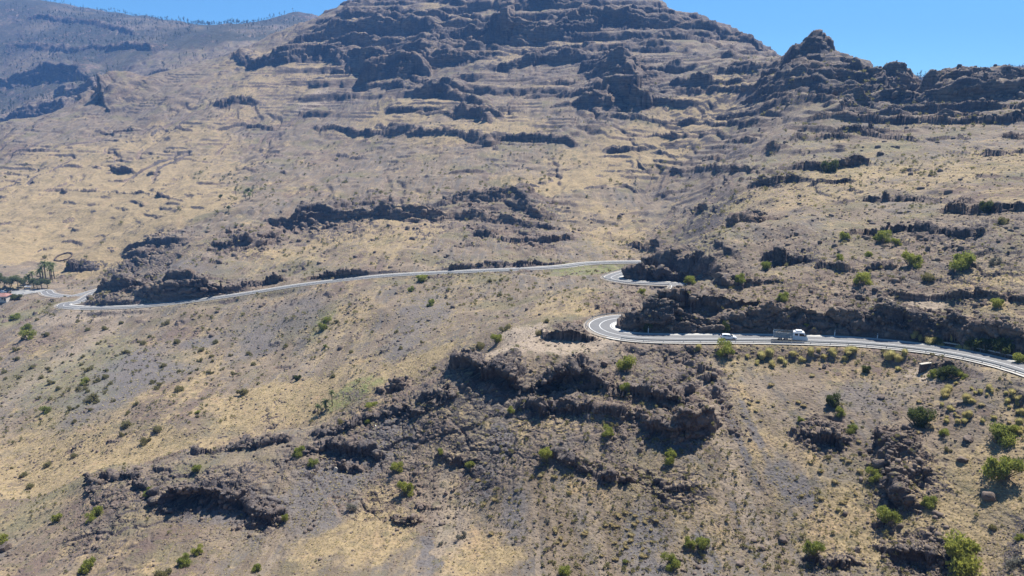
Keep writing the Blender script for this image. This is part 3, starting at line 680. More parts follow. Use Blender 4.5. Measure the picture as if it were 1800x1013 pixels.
def wallstrip(mb, i0, i1, off, wd, zb, zt):
    b = len(mb.v)
    for i in range(i0, i1):
        for o_, z_ in ((off-wd/2, zb), (off+wd/2, zb), (off+wd/2, zt), (off-wd/2, zt)):
            mb.v.append((RD[i, 0]+nl[i, 0]*o_, RD[i, 1]+nl[i, 1]*o_, RD[i, 2]+z_))
    for k in range(i1-i0-1):
        for j in range(4): a = b+4*k+j; c = b+4*k+(j+1) % 4; mb.f.append((a, c, c+4, a+4))
    mb.f += [(b, b+1, b+2, b+3), tuple(b+4*(i1-i0-1)+j for j in (3, 2, 1, 0))]; return mb
def near_i(x_, y_, lo=0, hi=None):
    hi = hi or len(RD); d = np.hypot(RD[lo:hi, 0]-x_, RD[lo:hi, 1]-y_); return lo+int(np.argmin(d))
strip('road', -HW, HW, .05, M['asphalt'])
strip('road_verge', -5.0, 5.0, -.03, plain('gravel_verge', (.30, .26, .215), .95, .35, 1.2))
strip('road_edge_line', HW-.42, HW-.22, .058, M['paint']); strip('road_edge_line', -HW+.22, -HW+.42, .058, M['paint'])
hp1 = near_i(*rp(1054, 573, -58.5)[:2], 0, 400); hp2 = near_i(*rp(1074, 488.5, -66.8)[:2], hp1+20, hp1+300)
strip('road_centre_line', -.09, .09, .058, M['paint'])
# travel runs right -> left (towards -x): left of travel is the near, downhill side on the first arm
iR0 = 0; iKnob = near_i(*rp(1085, 559, -58.9)[:2], hp1, hp1+60)
strip('road_gutter', -HW-.02, -HW-1.25, .075, M['concrete'], 0, iKnob+6)
i3 = near_i(*rp(1150, 461.5, -70.5)[:2], hp2); i4 = near_i(*rp(135, 541, -102)[:2], i3)
strip('road_gutter', -HW-.02, -HW-.95, .09, M['concrete'], i3, i4+16)
strip('road_gutter', -HW-.02, -HW-1.0, .075, M['concrete'], hp2-40, hp2+25)
strip('road_ledge', 4.15, 4.95, .06, M['concrete'], 0, hp1-6)
# lower verge ledge of the long road
strip('road_ledge', 4.1, 4.6, .06, M['concrete'], i3, i4+8)
def guardrail(i0, i1, off, label, posts=True, H=.75):
    root = empty('guardrail', tuple(RD[(i0+i1)//2]), 0, label, 'guardrail', 'steel guardrails along the road')
    P0 = np.array(root.location)
    mb = wallstrip(MB(), i0, i1, off, .07, H-.33, H); mb.v = [tuple(np.array(v)-P0) for v in mb.v]; mb.obj('rail', M['steel'], root)
    if posts:
        last = -9; pm = None
        for i in range(i0, i1):
            if arc[i]-last < 4: continue
            last = arc[i]; p = np.array((RD[i, 0]+nl[i, 0]*(off+.1), RD[i, 1]+nl[i, 1]*(off+.1), RD[i, 2]))-P0
            if pm is None: pm = MB().box(-.06, .06, -.06, .06, -.4, H).obj('post', M['steel'], root); pm.location = p
            else: c = pm.copy(); C.objects.link(c); c.parent = root; c.location = p
    return root
guardrail(2, hp1-8, 3.95, 'long grey steel guardrail along the downhill edge below the white car and truck')
guardrail(hp1-2, iKnob+4, 4.1, 'curved steel guardrail round the outer edge of the nearest hairpin bend')
iu0 = near_i(*rp(1640, 606, -53.4)[:2], 0, 200); iu1 = near_i(*rp(1930, 698, -50)[:2], 0, 100)
guardrail(min(iu0, iu1), max(iu0, iu1), -5.3, 'short steel guardrail on the uphill side of the road at the right edge', H=1.0)
guardrail(hp2-30, hp2+20, 4.0, 'steel guardrail round the small middle hairpin below the green strip', False)
guardrail(i3, i4-4, 3.9, 'very long thin guardrail along the far road across the slope', False)
guardrail(i4-2, i4+9, 4.0, 'tiny guardrail round the far left hairpin', False)
# white delineator posts
def marker(u, v, label, h=1.5, red=False):
    x_, y_, z_ = rp(u, v, -57); i = near_i(x_, y_, 0, 400); p = RD[i]; o_ = -4.95
    r = empty('marker_post', (p[0]+nl[i, 0]*o_, p[1]+nl[i, 1]*o_, p[2]-.1), 0, label, 'marker post', 'roadside marker posts')
    MB().box(-.09, .09, -.06, .06, 0, h).obj('post', M['white'], r); MB().box(-.1, .1, -.07, .07, h-.35, h-.15).obj('reflector', M['rust'] if red else M['dark'], r)
marker(1128, 592, 'white marker post beside the dark rock at the nearest hairpin', 2.0)
marker(1276, 590, 'pale marker post with red band just behind the white car', 1.7, True)
marker(1467, 592, 'slim white marker post against the dark cutting right of the truck', 1.7)
marker(1549, 598, 'small marker post farthest right along the dark cutting', 1.4)

# ------------------------------------------------------------------ vehicles
def wheel(root, x_, y_, r, w_=.22):
    s = 1 if y_ > 0 else -1
    t = MB().cyl(0, 0, -w_/2, w_/2, r, 24).obj('wheel', M['dark'], root); t.location = (x_, y_, r)
    MB().cyl(0, 0, s*(w_/2+.004)-.01, s*(w_/2+.004)+.01, r*.6, 20).obj('rim', M['rim'], t); return t
def on_road(u, v, off):
    x_, y_, z_ = rp(u, v, -56.8); i = near_i(x_, y_, 0, 400); p = RD[i]
    return (p[0]+nl[i, 0]*off, p[1]+nl[i, 1]*off, p[2]+.06), math.atan2(-tg[i, 1], -tg[i, 0])
loc, ang = on_road(1276, 595.5, .95)
car = empty('car', loc, ang, 'small white hatchback driving on the road behind a green bush', 'car')
prof = [(-2.12, .28), (-2.16, .62), (-2.12, .95), (-1.95, 1.02), (1.15, .98), (1.75, .86), (2.08, .70), (2.14, .42), (2.05, .25)]
MB().prism(prof, -.87, .87, [.05, 0, .03, .06, .06, .08, .12, .08, .06]).obj('body', M['white'], car, .04, True)
cab = [(-1.98, .99), (-1.72, 1.38), (-1.2, 1.50), (-.1, 1.50), (.35, 1.40), (1.18, .96)]
MB().prism(cab, -.80, .80, [0, .12, .17, .17, .14, .02]).obj('roof', M['white'], car, .03, True)
for s in (-1, 1):
    m_ = MB(); pr = [(-1.62, 1.04), (-1.45, 1.33), (-.52, 1.38), (-.52, 1.03)]; pr2 = [(-.42, 1.03), (-.42, 1.38), (.22, 1.32), (.82, 1.02)]
    for pp in (pr, pr2):
        o = MB(); b = [(p[0], s*(.812-.17*max(0, (p[1]-1.0))/.5), p[1]) for p in pp]; o.v = b+[(p[0], p[1]-s*.03, p[2]) for p in b]
        k = len(b); o.f = [tuple(range(k)), tuple(range(2*k-1, k-1, -1))]+[(i, k+i, k+(i+1) % k, (i+1) % k) for i in range(k)]; o.obj('window', M['glass'], car)
    MB().box(.62, .82, s*.9-.08, s*.9+.08, .98, 1.12).obj('mirror', M['white'], car, .02)
    MB().box(1.93, 2.115, s*.66-.13, s*.66+.13, .62, .74).obj('headlight', M['lamp'], car, .02)
    MB().box(-2.165, -2.05, s*.68-.12, s*.68+.12, .78, 1.0).obj('tail_light', M['red'], car, .02)
    for x_ in (-1.28, 1.32): wheel(car, x_, s*.80, .32)
o = MB(); o.v = [(.42, -.63, 1.40), (.42, .63, 1.40), (1.13, .74, 1.0), (1.13, -.74, 1.0)]; o.v += [(a+.02, b, c+.03) for a, b, c in o.v]; o.f = [(0, 1, 2, 3), (7, 6, 5, 4), (0, 4, 5, 1), (1, 5, 6, 2), (2, 6, 7, 3), (3, 7, 4, 0)]; o.obj('windscreen', M['glass'], car)
o = MB(); o.v = [(-1.97, -.72, 1.05), (-1.97, .72, 1.05), (-1.74, .64, 1.35), (-1.74, -.64, 1.35)]; o.v += [(a-.03, b, c+.01) for a, b, c in o.v]; o.f = [(0, 1, 2, 3), (7, 6, 5, 4), (0, 4, 5, 1), (1, 5, 6, 2), (2, 6, 7, 3), (3, 7, 4, 0)]; o.obj('rear_window', M['glass'], car)
MB().box(-2.2, -2.08, -.75, .75, .38, .56).obj('bumper', M['white'], car, .03)
loc, ang = on_road(1387, 597, .9)
tk = empty('truck', loc, ang, 'grey blue flatbed truck with white crew cab and caged load on the road', 'truck'); tk.scale = (1.12,)*3
MB().box(-3.9, 3.3, -.45, .45, .48, .72).obj('chassis', M['dark'], tk, .03)
MB().prism([(.35, .42), (.35, 1.35), (3.55, 1.35), (3.72, 1.0), (3.75, .42)], -1.05, 1.05).obj('cab', M['blue'], tk, .05, True)
MB().prism([(.4, 1.35), (.45, 2.2), (.7, 2.35), (2.7, 2.35), (2.95, 2.2), (3.5, 1.36)], -1.02, 1.02, [0, .08, .12, .12, .1, .02]).obj('cab_top', M['white'], tk, .05, True)
for s in (-1, 1):
    for pp in ([(.75, 1.5), (.75, 2.0), (1.5, 2.0), (1.5, 1.5)], [(1.8, 1.45), (1.8, 2.05), (2.65, 2.05), (3.1, 1.45)]):
        o = MB(); b = [(p[0], s*(1.04-.10*max(0, (p[1]-1.35))/.85), p[1]) for p in pp]; o.v = b+[(p[0], p[1]-s*.05, p[2]) for p in b]
        k = len(b); o.f = [tuple(range(k)), tuple(range(2*k-1, k-1, -1))]+[(i, k+i, k+(i+1) % k, (i+1) % k) for i in range(k)]; o.obj('window', M['glass'], tk)
    MB().box(3.05, 3.2, s*1.2-.1, s*1.2+.1, 1.5, 1.85).obj('mirror', M['dark'], tk)
    MB().box(3.66, 3.78, s*.8-.15, s*.8+.15, .7, .9).obj('headlight', M['lamp'], tk, .02)
    wheel(tk, 2.65, s*.9, .42, .26); wheel(tk, -1.1, s*.9, .42, .26); wheel(tk, -2.4, s*.9, .42, .26)
o = MB(); o.v = [(2.98, -.85, 2.18), (2.98, .85, 2.18), (3.46, .95, 1.42), (3.46, -.95, 1.42)]; o.v += [(a+.05, b, c+.03) for a, b, c in o.v]; o.f = [(0, 1, 2, 3), (7, 6, 5, 4), (0, 4, 5, 1), (1, 5, 6, 2), (2, 6, 7, 3), (3, 7, 4, 0)]; o.obj('windscreen', M['glass'], tk)
MB().box(.9, 2.5, -.7, .7, 2.42, 2.68, .15, .1).obj('roof_box', M['white'], tk, .05)
MB().box(-3.95, .3, -1.1, 1.1, .74, .9).obj('bed', M['grey'], tk, .02)
for s in (-1, 1):
    m_ = MB()
    for z0 in (.92, 1.28, 1.64, 2.0): m_.box(-3.95, .28, s*1.06-.02, s*1.06+.02, z0, z0+(.30 if z0 < 1.7 else .12))
    for k in range(7): xx = -3.9+k*.69; m_.box(xx, xx+.08, s*1.09-.03, s*1.09+.03, .9, 2.25)
    m_.obj('stake_side', M['grey'], tk)
m_ = MB(); [m_.box(-3.98, -3.94, -1.05, 1.05, z0, z0+.28) for z0 in (.92, 1.28, 1.64)]; m_.obj('tailgate', M['grey'], tk)
m_ = MB(); rr_ = random.Random(3)
for k in range(22):
    y0 = rr_.uniform(-.8, .8); x0 = rr_.uniform(-3.8, -1.5); m_.tube([(x0, y0, 1.0), (x0+rr_.uniform(.4, 2.2), y0+rr_.uniform(-.2, .2), rr_.uniform(1.6, 2.6))], .05, 5)
m_.box(-3.7, -.1, -.9, .9, .92, 1.7, .3, .15); m_.obj('load', M['twig'], tk)

# ------------------------------------------------------------------ plants
def leaf_cloud(n_, R_, flat=.75, lobes=7, leaf=.09, seed=0, up=0.3):
    g = np.random.default_rng(seed); L = []
    for k in range(lobes):
        th = g.uniform(0, 2*pi); rr = g.uniform(.15, .62)*R_; L.append((rr*cos(th), rr*sin(th), g.uniform(.25, 1.05)*R_*flat, g.uniform(.18, .46)*R_))
    L = np.array(L); k = g.integers(0, lobes, n_); d = g.normal(size=(n_, 3)); d /= np.linalg.norm(d, axis=1, keepdims=True)
    r = (g.random(n_)**.35)[:, None]*L[k, 3:4]*(1+.25*g.normal(size=(n_, 1))*.5)
    c = L[k, :3]+d*r; c[:, 2] = np.abs(c[:, 2])
    o1 = g.normal(size=(n_, 3)); o1 /= np.linalg.norm(o1, axis=1, keepdims=True); o1[:, 2] = np.abs(o1[:, 2])+up; o2 = np.cross(o1, g.normal(size=(n_, 3))); o2 /= np.linalg.norm(o2, axis=1, keepdims=True)
    s = leaf*R_*g.uniform(.6, 1.4, (n_, 1))
    v = np.stack([c-o2*s*.45, c+o2*s*.45, c+o1*s*1.3], 1).reshape(-1, 3); return v, np.arange(3*n_).reshape(-1, 3)
def tuft_verts(n_, R_, h, g, spread=1.0):
    th = g.uniform(0, 2*pi, n_); b = g.uniform(0, .35, (n_, 1))*R_; d = np.c_[np.cos(th), np.sin(th)]; base = np.c_[d*b, np.zeros(n_)]
    tip = np.c_[d*(b+R_*spread*g.uniform(.1, .75, (n_, 1))), h*g.uniform(.6, 1, n_)]; sd = np.c_[-d[:, 1], d[:, 0], np.zeros(n_)]*R_*.075
    return np.stack([base-sd, base+sd, tip], 1).reshape(-1, 3)
protos = {}
def proto_shrub(key, mat, seed, n_, lobes, flat, leaf):
    r = empty('shrub', (0, 0, -400)); v, f = leaf_cloud(n_, 1.0, flat, lobes, leaf, seed); tri_mesh('foliage', v, f, mat, r)
    m_ = MB(); g = random.Random(seed)
    for k in range(9): t = g.uniform(0, 2*pi); e = g.uniform(.3, .85); m_.tube([(0, 0, -.25), (e*.4*cos(t), e*.4*sin(t), .25), (e*cos(t), e*sin(t), .6*flat+.1)], [.05, .035, .015], 5)
    m_.obj('stem', M['twig'], r); protos.setdefault(key, []).append(r)
for k in range(4): proto_shrub('g', M['gl'], 10+k, 2600, 8, .95, .085)
for k in range(3): proto_shrub('d', M['dk'], 20+k, 2800, 9, 1.0, .085)
for k in range(3): proto_shrub('o', M['ol'], 30+k, 1500, 7, .65, .10)
for k in range(2): proto_shrub('s', M['gy'], 40+k, 1100, 6, .7, .075)
for k in range(3):                       # straw-yellow bunch grass
    r = empty('grass_clump', (0, 0, -400)); g = np.random.default_rng(60+k); vv = []
    for j in range(3+k):
        t = tuft_verts(420, .75, 1.25*g.uniform(.6, 1), g, .95); t[:, :2] += g.normal(size=2)*.30*(j > 0); vv.append(t)
    vv = np.vstack(vv); tri_mesh('blades', vv, np.arange(len(vv)).reshape(-1, 3), M['yg'], r); protos.setdefault('t', []).append(r)
    r = empty('grass_clump', (0, 0, -400)); tri_mesh('blades', vv[::-1]*[1, 1, .8], np.arange(len(vv)).reshape(-1, 3), M['tf'], r); protos.setdefault('p', []).append(r)
used = set(); cnt = 0
def plant(kind, u, v, wpx, label, group=None, cat=None, asp=1.0):
    """u, v: foot of the plant in the photograph; wpx its width there"""
    global cnt
    x_, y_, z_ = hit(u, v); dist = math.sqrt(x_*x_+y_*y_+z_*z_); s = wpx*dist/F/1.95; L = protos[kind]; r = L[cnt % len(L)]; cnt += 1
    z_ = min(z_, ground(x_, y_))
    nm = cat or ('grass clump' if kind in 'tp' else 'shrub')
    sc = (s, s, s*asp); rz = random.uniform(0, 6.28)
    if r not in used: used.add(r); o = r; o.location = (x_, y_, z_-.12*s); o.rotation_euler = (0, 0, rz); o.scale = sc; tag(o, label, nm, group)
    else: o = clone(r, (x_, y_, z_-.12*s), rz, sc, label, nm, group)
    if cat is None and group is None and 'group' in o.keys(): del o['group']
    return o
SH = """g|1101|650|36|round bright green shrub standing below the road right of the hairpin|1.15
g|1100|682|26|olive green shrub between the large shrub and the dark cave rocks
g|1275|624|36|round green shrub in front of the white car|1.1
d|1277|580|22|tall dark green shrub on the rock face above the white car|1.7
d|1140|585|22|dark green shrub clinging to the rock beside the hairpin|1.7
g|1376|529|26|yellow green shrub on the scree above the truck
g|1212|499|24|green shrub on the rocky slope above and right of the middle hairpin
g|1130|518|18|pale green shrub just below the small middle hairpin
g|1349|474|24|green shrub at the foot of the dark boulder rocks
g|1300|498|26|olive shrub on the brown outcrop left of the dark boulder rocks
g|1515|500|34|yellow green shrub in the middle of the right hillside above the cutting
g|1600|468|34|broad yellow green shrub right of centre on the right hillside
g|1687|474|40|largest bright shrub high on the right hillside
g|1484|422|22|small yellow shrub near the top of the right hillside
g|1550|424|30|pale shrub upper right hillside right of the small yellow one
g|1575|432|18|little green shrub beside the pale upper shrub
g|1474|458|16|tiny green shrub between dark rocks on the right hillside
g|1526|452|16|small green shrub left of the broad one on the right hillside
d|1730|368|26|dark shrub among crags near the right edge of the hillside
o|1764|394|22|dull olive shrub below the dark crags near the right edge
g|1755|542|24|green shrub at the right edge above the road cutting
o|1632|492|24|olive shrub below the largest bright shrub
s|1750|466|26|grey dead looking shrub near the right edge hillside
g|874|604|28|green shrub at the end of the dirt lay-by on the spur
o|845|612|24|grey olive shrub left of the lay-by shrub
s|830|618|18|small grey shrub on the crest left of the lay-by
o|886|582|26|pale olive shrub behind the lay-by
o|948|590|18|olive shrub between the lay-by and the dark rock mound
o|960|568|16|dull shrub behind the dark rock mound
g|898|725|18|green shrub below the left cave
g|1069|766|26|green shrub on open slope below the cave rocks
g|961|812|36|large green shrub in the centre of the lower slope|1.1
g|1175|812|28|green shrub below the right cave|1.2
g|826|822|22|round green shrub at the head of the grey scree chute
g|697|828|26|yellow green shrub on the grey rock slab
g|712|872|32|tall yellow green shrub below the slab shrub|1.15
g|773|798|14|small olive shrub on the slab edge
g|526|797|28|yellow shrub left of the black crevice on the spur
g|550|820|20|green shrub just below the black crevice
g|349|832|20|small green shrub among crags on the left spur
g|265|872|22|pale green shrub on the left spur slope
g|172|905|24|yellow green shrub on the far left of the spur
g|160|916|18|second small shrub touching the far left spur shrub
g|103|916|18|small pale green shrub near the lower left edge
g|503|916|16|green shrub at the right end of the lower left cave|1.3
g|325|993|28|bright shrub at the lower left below the cave
g|348|974|20|smaller shrub up and right of the bright lower left shrub
g|155|1002|26|green shrub in the lower left corner area
g|4|955|18|green shrub at the extreme left edge beside a dark boulder
g|452|1003|20|shrub at the bottom edge below the lower left cave
o|290|1012|30|olive grass shrub cut by the bottom edge at lower left
s|619|898|26|grey bare shrub by the straw patch below the spur
s|810|948|26|grey dry bush on the scree in the lower centre
s|774|958|14|small grey dry bush right of the straw patch
s|962|918|14|small grey green bush on the lower centre scree
s|1030|812|18|grey bush on the pale slope left of the right cave shrub
g|1238|966|32|green shrub at the bottom right of centre|1.1
g|1212|962|28|yellow shrub touching the left side of the bottom centre green shrub
g|1180|996|34|olive yellow shrub at the bottom edge right of centre
g|1432|975|36|dark leafed shrub near the bottom edge of the grassy slope
g|1563|922|42|yellow green shrub on the straw slope lower right
g|1633|890|28|shrub up and right of the straw slope shrub
g|1537|844|28|yellow shrub at the foot of the dark vertical rock
g|1762|840|54|big broad green shrub at the right edge slope
g|1677|994|70|largest green shrub beside the dark overhang at bottom right
d|1612|748|46|large dark green shrub right of centre below the road
d|1464|714|36|dark green shrub left of the large dark one below the road
g|1474|730|20|small bright shrub touching the lower right side of a dark shrub
g|1495|760|22|bright green shrub right of the brown rock cluster
g|1407|742|16|small green shrub left of the brown rock cluster
g|1659|766|18|round little yellow green shrub below the large dark one
o|1668|794|14|small olive shrub under the round little one
g|1755|778|42|spreading green shrub at the right edge above the big broad one
g|1779|762|26|dark topped shrub right edge behind the spreading green shrub
g|1690|666|16|bright shrub below the guardrail beside the long hedge
d|1522|654|20|dark low shrub below the road mid right
g|1790|948|14|tiny shrub near the bottom right corner
s|1780|998|34|blue grey bush in the bottom right corner
o|1745|930|14|small dull shrub above the bottom right corner
g|1100|992|12|tiny round green shrub at the bottom among pale tufts
g|995|1012|30|yellow green shrub cut off by the bottom edge in the centre
g|645|735|26|yellow green shrub on the spur crest right of the palms|.6
g|652|716|26|second yellow green shrub patch on the crest above the first|.6
o|602|745|18|olive shrub on the crest between palms and straw
g|745|494|30|dark green shrub just below the long far road|.7
o|860|496|14|round grey green shrub under the far road left of two
o|880|494|10|round grey green shrub under the far road right of two
s|786|512|12|upper grey bush of the pair in the valley
s|784|524|14|lower grey bush of the pair in the valley
o|877|522|14|dark round bush alone in the valley below the far road
g|723|512|14|small green bush left of the grey pair in the valley
g|757|538|18|bright green bush low in the valley
o|789|536|10|tiny grey bush at the bottom of the valley pair
g|568|580|22|bright green patch shrub on the valley side
g|575|568|18|green shrub above the bright patch on the valley side
g|572|612|10|tiny yellow shrub under the bright valley patch
d|524|668|16|dark green bush on the purple scree of the valley side
o|428|694|26|olive bush with pale twigs on the valley side
g|81|726|16|bright round shrub on the far left valley side
o|316|688|20|dull round shrub on the purple valley scree
o|160|706|28|wide olive shrub low on the left valley side
o|220|750|22|olive shrub near the straw on the left valley floor
o|277|758|18|second olive shrub right of the one near the straw
o|255|780|22|dark olive cushion shrub alone on the straw floor
g|148|676|16|green shrub in the upper left valley cluster
g|48|582|20|bright green shrub below the far left hairpin
g|50|596|22|lower bright green shrub below the far left hairpin
o|290|572|16|olive cushion shrub under the long road at left
g|348|728|10|tiny green shrub in the straw of the valley
g|28|560|20|green hedge like shrub below the village road|.6
d|28|528|22|dark green shrub below the village|.6
d|1456|304|34|dark green tree like shrub high on the right ridge|1.1
d|1646|608|22|bright tall shrub behind the uphill guardrail
d|1712|614|34|dark green shrub behind the guardrail below the cutting
d|1735|616|34|green shrub in the shade behind the uphill guardrail
d|1762|624|40|rounded dark green shrub at the right end of the cutting
g|1795|640|26|shrub at the right edge beside the uphill guardrail
d|1740|592|24|dark shrub in the shadow of the right end of the cutting
g|1417|576|8|small pale yellow shrub on the dark cutting above the truck
g|1638|662|18|green shrub at the left end of the long hedge above the culvert
d|1655|663|34|left part of the long dark hedge below the guardrail|.9
d|1675|665|34|right part of the long dark hedge below the guardrail|.9""".split('\n')
for l in SH:
    t = l.split('|'); plant(t[0], float(t[1]), float(t[2]), float(t[3]), t[4], asp=float(t[5]) if len(t) > 5 else 1.0)
# yellow grass clumps in rows by the road
rr_ = random.Random(8)
def rowof(lst, label, group):
    for u, v, w_ in lst:
        w_ *= rr_.uniform(.5, 1.0)
        v += rr_.uniform(-2, 3)
        plant('t', u, v, w_, label, group, asp=rr_.uniform(1.0, 1.7))
rowof([(1313, 626, 16), (1338, 630, 26), (1352, 628, 22), (1330, 640, 14), (1374, 634, 26), (1394, 628, 28), (1410, 634, 18), (1424, 626, 30), (1448, 630, 24), (1462, 626, 18), (1380, 642, 16), (1500, 620, 24), (1490, 622, 20), (1226, 616, 14), (1485, 634, 14), (1356, 646, 14), (1440, 618, 18)],
      'yellow bunch grass clump in the row under the guardrail below the truck', 'yellow grass clumps below the truck')
rowof([(1565, 630, 24), (1580, 638, 26), (1590, 628, 18), (1578, 650, 16)], 'yellow grass clump in the small group left of the culvert', 'yellow grass clumps left of the culvert')
rowof([(1605, 596, 26), (1620, 600, 24), (1635, 602, 26), (1650, 606, 24), (1675, 602, 30), (1688, 610, 24), (1700, 614, 18)], 'yellow green grass clump above the road under the shaded cutting', 'yellow grass clumps above the road')
gl = []
rr_ = random.Random(5)
for k in range(40): u = rr_.uniform(1655, 1800); v = 668+(u-1655)*.18+rr_.random()**1.3*75; gl.append((u, v, rr_.uniform(9, 20)))
rowof(gl, 'yellow green grass clump on the slope below the guardrail at the right', 'yellow grass clumps at the right below the road')
gl = []
for cx, cy, sx, sy, n_ in ((1000, 930, 30, 10, 12), (1110, 930, 28, 20, 16), (1090, 975, 26, 20, 10), (1010, 860, 40, 30, 8), (1440, 840, 50, 40, 16), (1400, 700, 40, 30, 10), (1640, 730, 60, 30, 10), (860, 880, 30, 40, 6)):
    for k in range(n_): gl.append((rr_.gauss(cx, sx), min(rr_.gauss(cy, sy), 1010), rr_.uniform(7, 14)))
for k, (u, v, w_) in enumerate(gl): plant('p', u, v, w_, 'small pale straw tuft on the open lower slope', 'pale straw tufts on the lower slope')

hh = []
for cx, cy, sx, sy, n_ in ((150, 660, 60, 60, 26), (60, 640, 50, 60, 14), (330, 620, 90, 40, 16), (420, 670, 90, 30, 12), (60, 830, 40, 20, 8), (700, 600, 90, 40, 10), (200, 720, 90, 30, 12)):
    for k in range(n_): hh.append((rr_.gauss(cx, sx), rr_.gauss(cy, sy), rr_.uniform(7, 15)))
for u, v, w_ in hh:
    if 555 < v < 860 and u > 2: plant('o', u, v, w_, 'small olive cushion bush among many on the left valley side', 'olive cushion bushes on the left valley side')
# scatter: low scrub and pebbles nobody could count
def scatter(name, mat, count, proto_fn, sizef, accept, label=None, nvar=6, seed=1):
    g = np.random.default_rng(seed); base = [proto_fn(np.random.default_rng(seed*100+k)) for k in range(nvar)]
    c = g.integers(70, NCT-70, count*4); r = g.integers(5, NR-5, count*4); p = P[c, r]; a = AT[c, r]; nz = N[c, r, 2]; rd = RDI[c, r]
    # thin out so that density follows the ground, not the mesh
    keep = accept(p, a, nz, rd, g) & (rd > 5.5) & (disp[c, r]*0 == 0); p = p[keep][:count]; vv = []; ff = []; nvt = 0
    s = sizef(p, g); k = g.integers(0, nvar, len(p)); th = g.uniform(0, 2*pi, len(p))
    for j in range(nvar):
        m = k == j
        if not m.any(): continue
        bv, bf = base[j]; q_ = p[m]; ct, stt = np.cos(th[m])[:, None], np.sin(th[m])[:, None]; ss = s[m][:, None]
        X_ = (bv[None, :, 0]*ct-bv[None, :, 1]*stt)*ss+q_[:, 0:1]; Y_ = (bv[None, :, 0]*stt+bv[None, :, 1]*ct)*ss+q_[:, 1:2]; Z_ = bv[None, :, 2]*ss+q_[:, 2:3]
        vv.append(np.stack([X_, Y_, Z_], -1).reshape(-1, 3)); ff.append((bf[None]+(np.arange(m.sum())*len(bv))[:, None, None]).reshape(-1, bf.shape[1])+nvt); nvt += m.sum()*len(bv)
    o = tri_mesh(name, np.vstack(vv), np.vstack(ff), mat); o['kind'] = 'stuff'; tag(o, label, name.replace('_', ' ')); return o
def p_tuft(g): v = tuft_verts(26, 1, 1.0, g); v[:, 2] -= .08; return v*[1, 1, .8], np.arange(len(v)).reshape(-1, 3)
def p_scrub(g):
    v, f = leaf_cloud(46, 1.0, .6, 4, .30, int(g.integers(1e6))); return v, f
ico = bmesh.new(); bmesh.ops.create_icosphere(ico, subdivisions=1, radius=1); ICV = np.array([v.co[:] for v in ico.verts]); ICF = np.array([[v.index for v in f.verts] for f in ico.faces]); ico.free()
def p_stone(g): return ICV*g.uniform(.55, 1.1, (len(ICV), 1))*g.uniform(.6, 1.2, 3)*[1, 1, .7], ICF
def nz2(p, lam, s): return fbm2(p[:, 0].astype(np.float64), p[:, 1].astype(np.float64), lam, 3, s)
scatter('dry_tufts', M['tf'], 26000, p_tuft, lambda p, g: g.uniform(.25, .6, len(p))*np.clip(p[:, 1]/170, .6, 2.6),
        lambda p, a, nz, rd, g: (p[:, 1] > 70) & (p[:, 1] < 480) & (nz > .6) & (g.random(len(p)) < .15+.9*a[:, 1]+.5*(nz2(p, 25, 31.) > .1)) & (a[:, 0] < .7), 'small dry straw tufts scattered over the slopes', seed=2)
scatter('low_scrub', M['ol'], 9000, p_scrub, lambda p, g: (.3+1.1*g.random(len(p))**2.5)*np.clip(p[:, 1]/280, .55, 2.3),
        lambda p, a, nz, rd, g: (p[:, 1] > 90) & (p[:, 1] < 900) & (g.random(len(p)) < np.clip(.25+2.5*nz2(p, 30, 33.), .02, 1)) & (a[:, 1] < .75), 'low olive scrub dotted over the slopes', seed=3)
scatter('grey_scrub', M['gy'], 7000, p_scrub, lambda p, g: g.uniform(.3, .9, len(p))*np.clip(p[:, 1]/280, .5, 2.6),
        lambda p, a, nz, rd, g: (p[:, 1] > 90) & (p[:, 1] < 1300) & (g.random(len(p)) < np.clip(.2+2.5*nz2(p, 35, 35.), .02, 1)) & (a[:, 1] < .6), 'low grey dry scrub dotted over the slopes', seed=4)
scatter('loose_stones', M['stone'], 42000, p_stone, lambda p, g: (.10+.42*g.random(len(p))**4)*np.clip(p[:, 1]/150, .7, 2.2),
        lambda p, a, nz, rd, g: (p[:, 1] > 60) & (p[:, 1] < 420) & (g.random(len(p)) < .25+.9*a[:, 0]+.5*(nz2(p, 16, 37.) > .1)), 'loose brown stones strewn on the slopes', seed=5)
scatter('rubble', M['stone'], 16000, lambda g: ((lambda b: (b*g.uniform(.7, 1.5, 3), ICF))(np.clip(ICV*g.uniform(.6, 1.2, (len(ICV), 1)), -.62, .62))), lambda p, g: (.22+.9*g.random(len(p))**3)*np.clip(p[:, 1]/170, .7, 3.2),
        lambda p, a, nz, rd, g: (p[:, 1] > 80) & (p[:, 1] < 620) & (g.random(len(p)) < np.clip(1.3*a[:, 0]+1.2*nz2(p, 12, 41.)-.25, 0, 1)), 'broken rock rubble lying around the outcrops', seed=7)
# pines on the far ridges read as one mass
def p_pine(g):
    v, f = leaf_cloud(30, 1.0, 1.5, 4, .35, int(g.integers(1e6))); v = v*[.6, .6, 1.0]+[0, 0, 1.1]
    t = np.array([(-.07, 0, -.3), (.07, 0, -.3), (0, 0, 2.2), (0, -.07, -.3), (0, .07, -.3), (0, 0, 2.2)]); return np.vstack([v, t]), np.vstack([f, np.array([[0, 1, 2], [3, 4, 5]])+len(v)])
scatter('far_pine_wood', M['pine'], 26000, p_pine, lambda p, g: g.uniform(2.4, 7, len(p)), lambda p, a, nz, rd, g: (p[:, 1] > 1700) & (g.random(len(p)) < np.clip(.5+2.2*nz2(p, 200, 39.), .04, 1)), 'sparse burnt pine wood on the far blue ridges', seed=6)

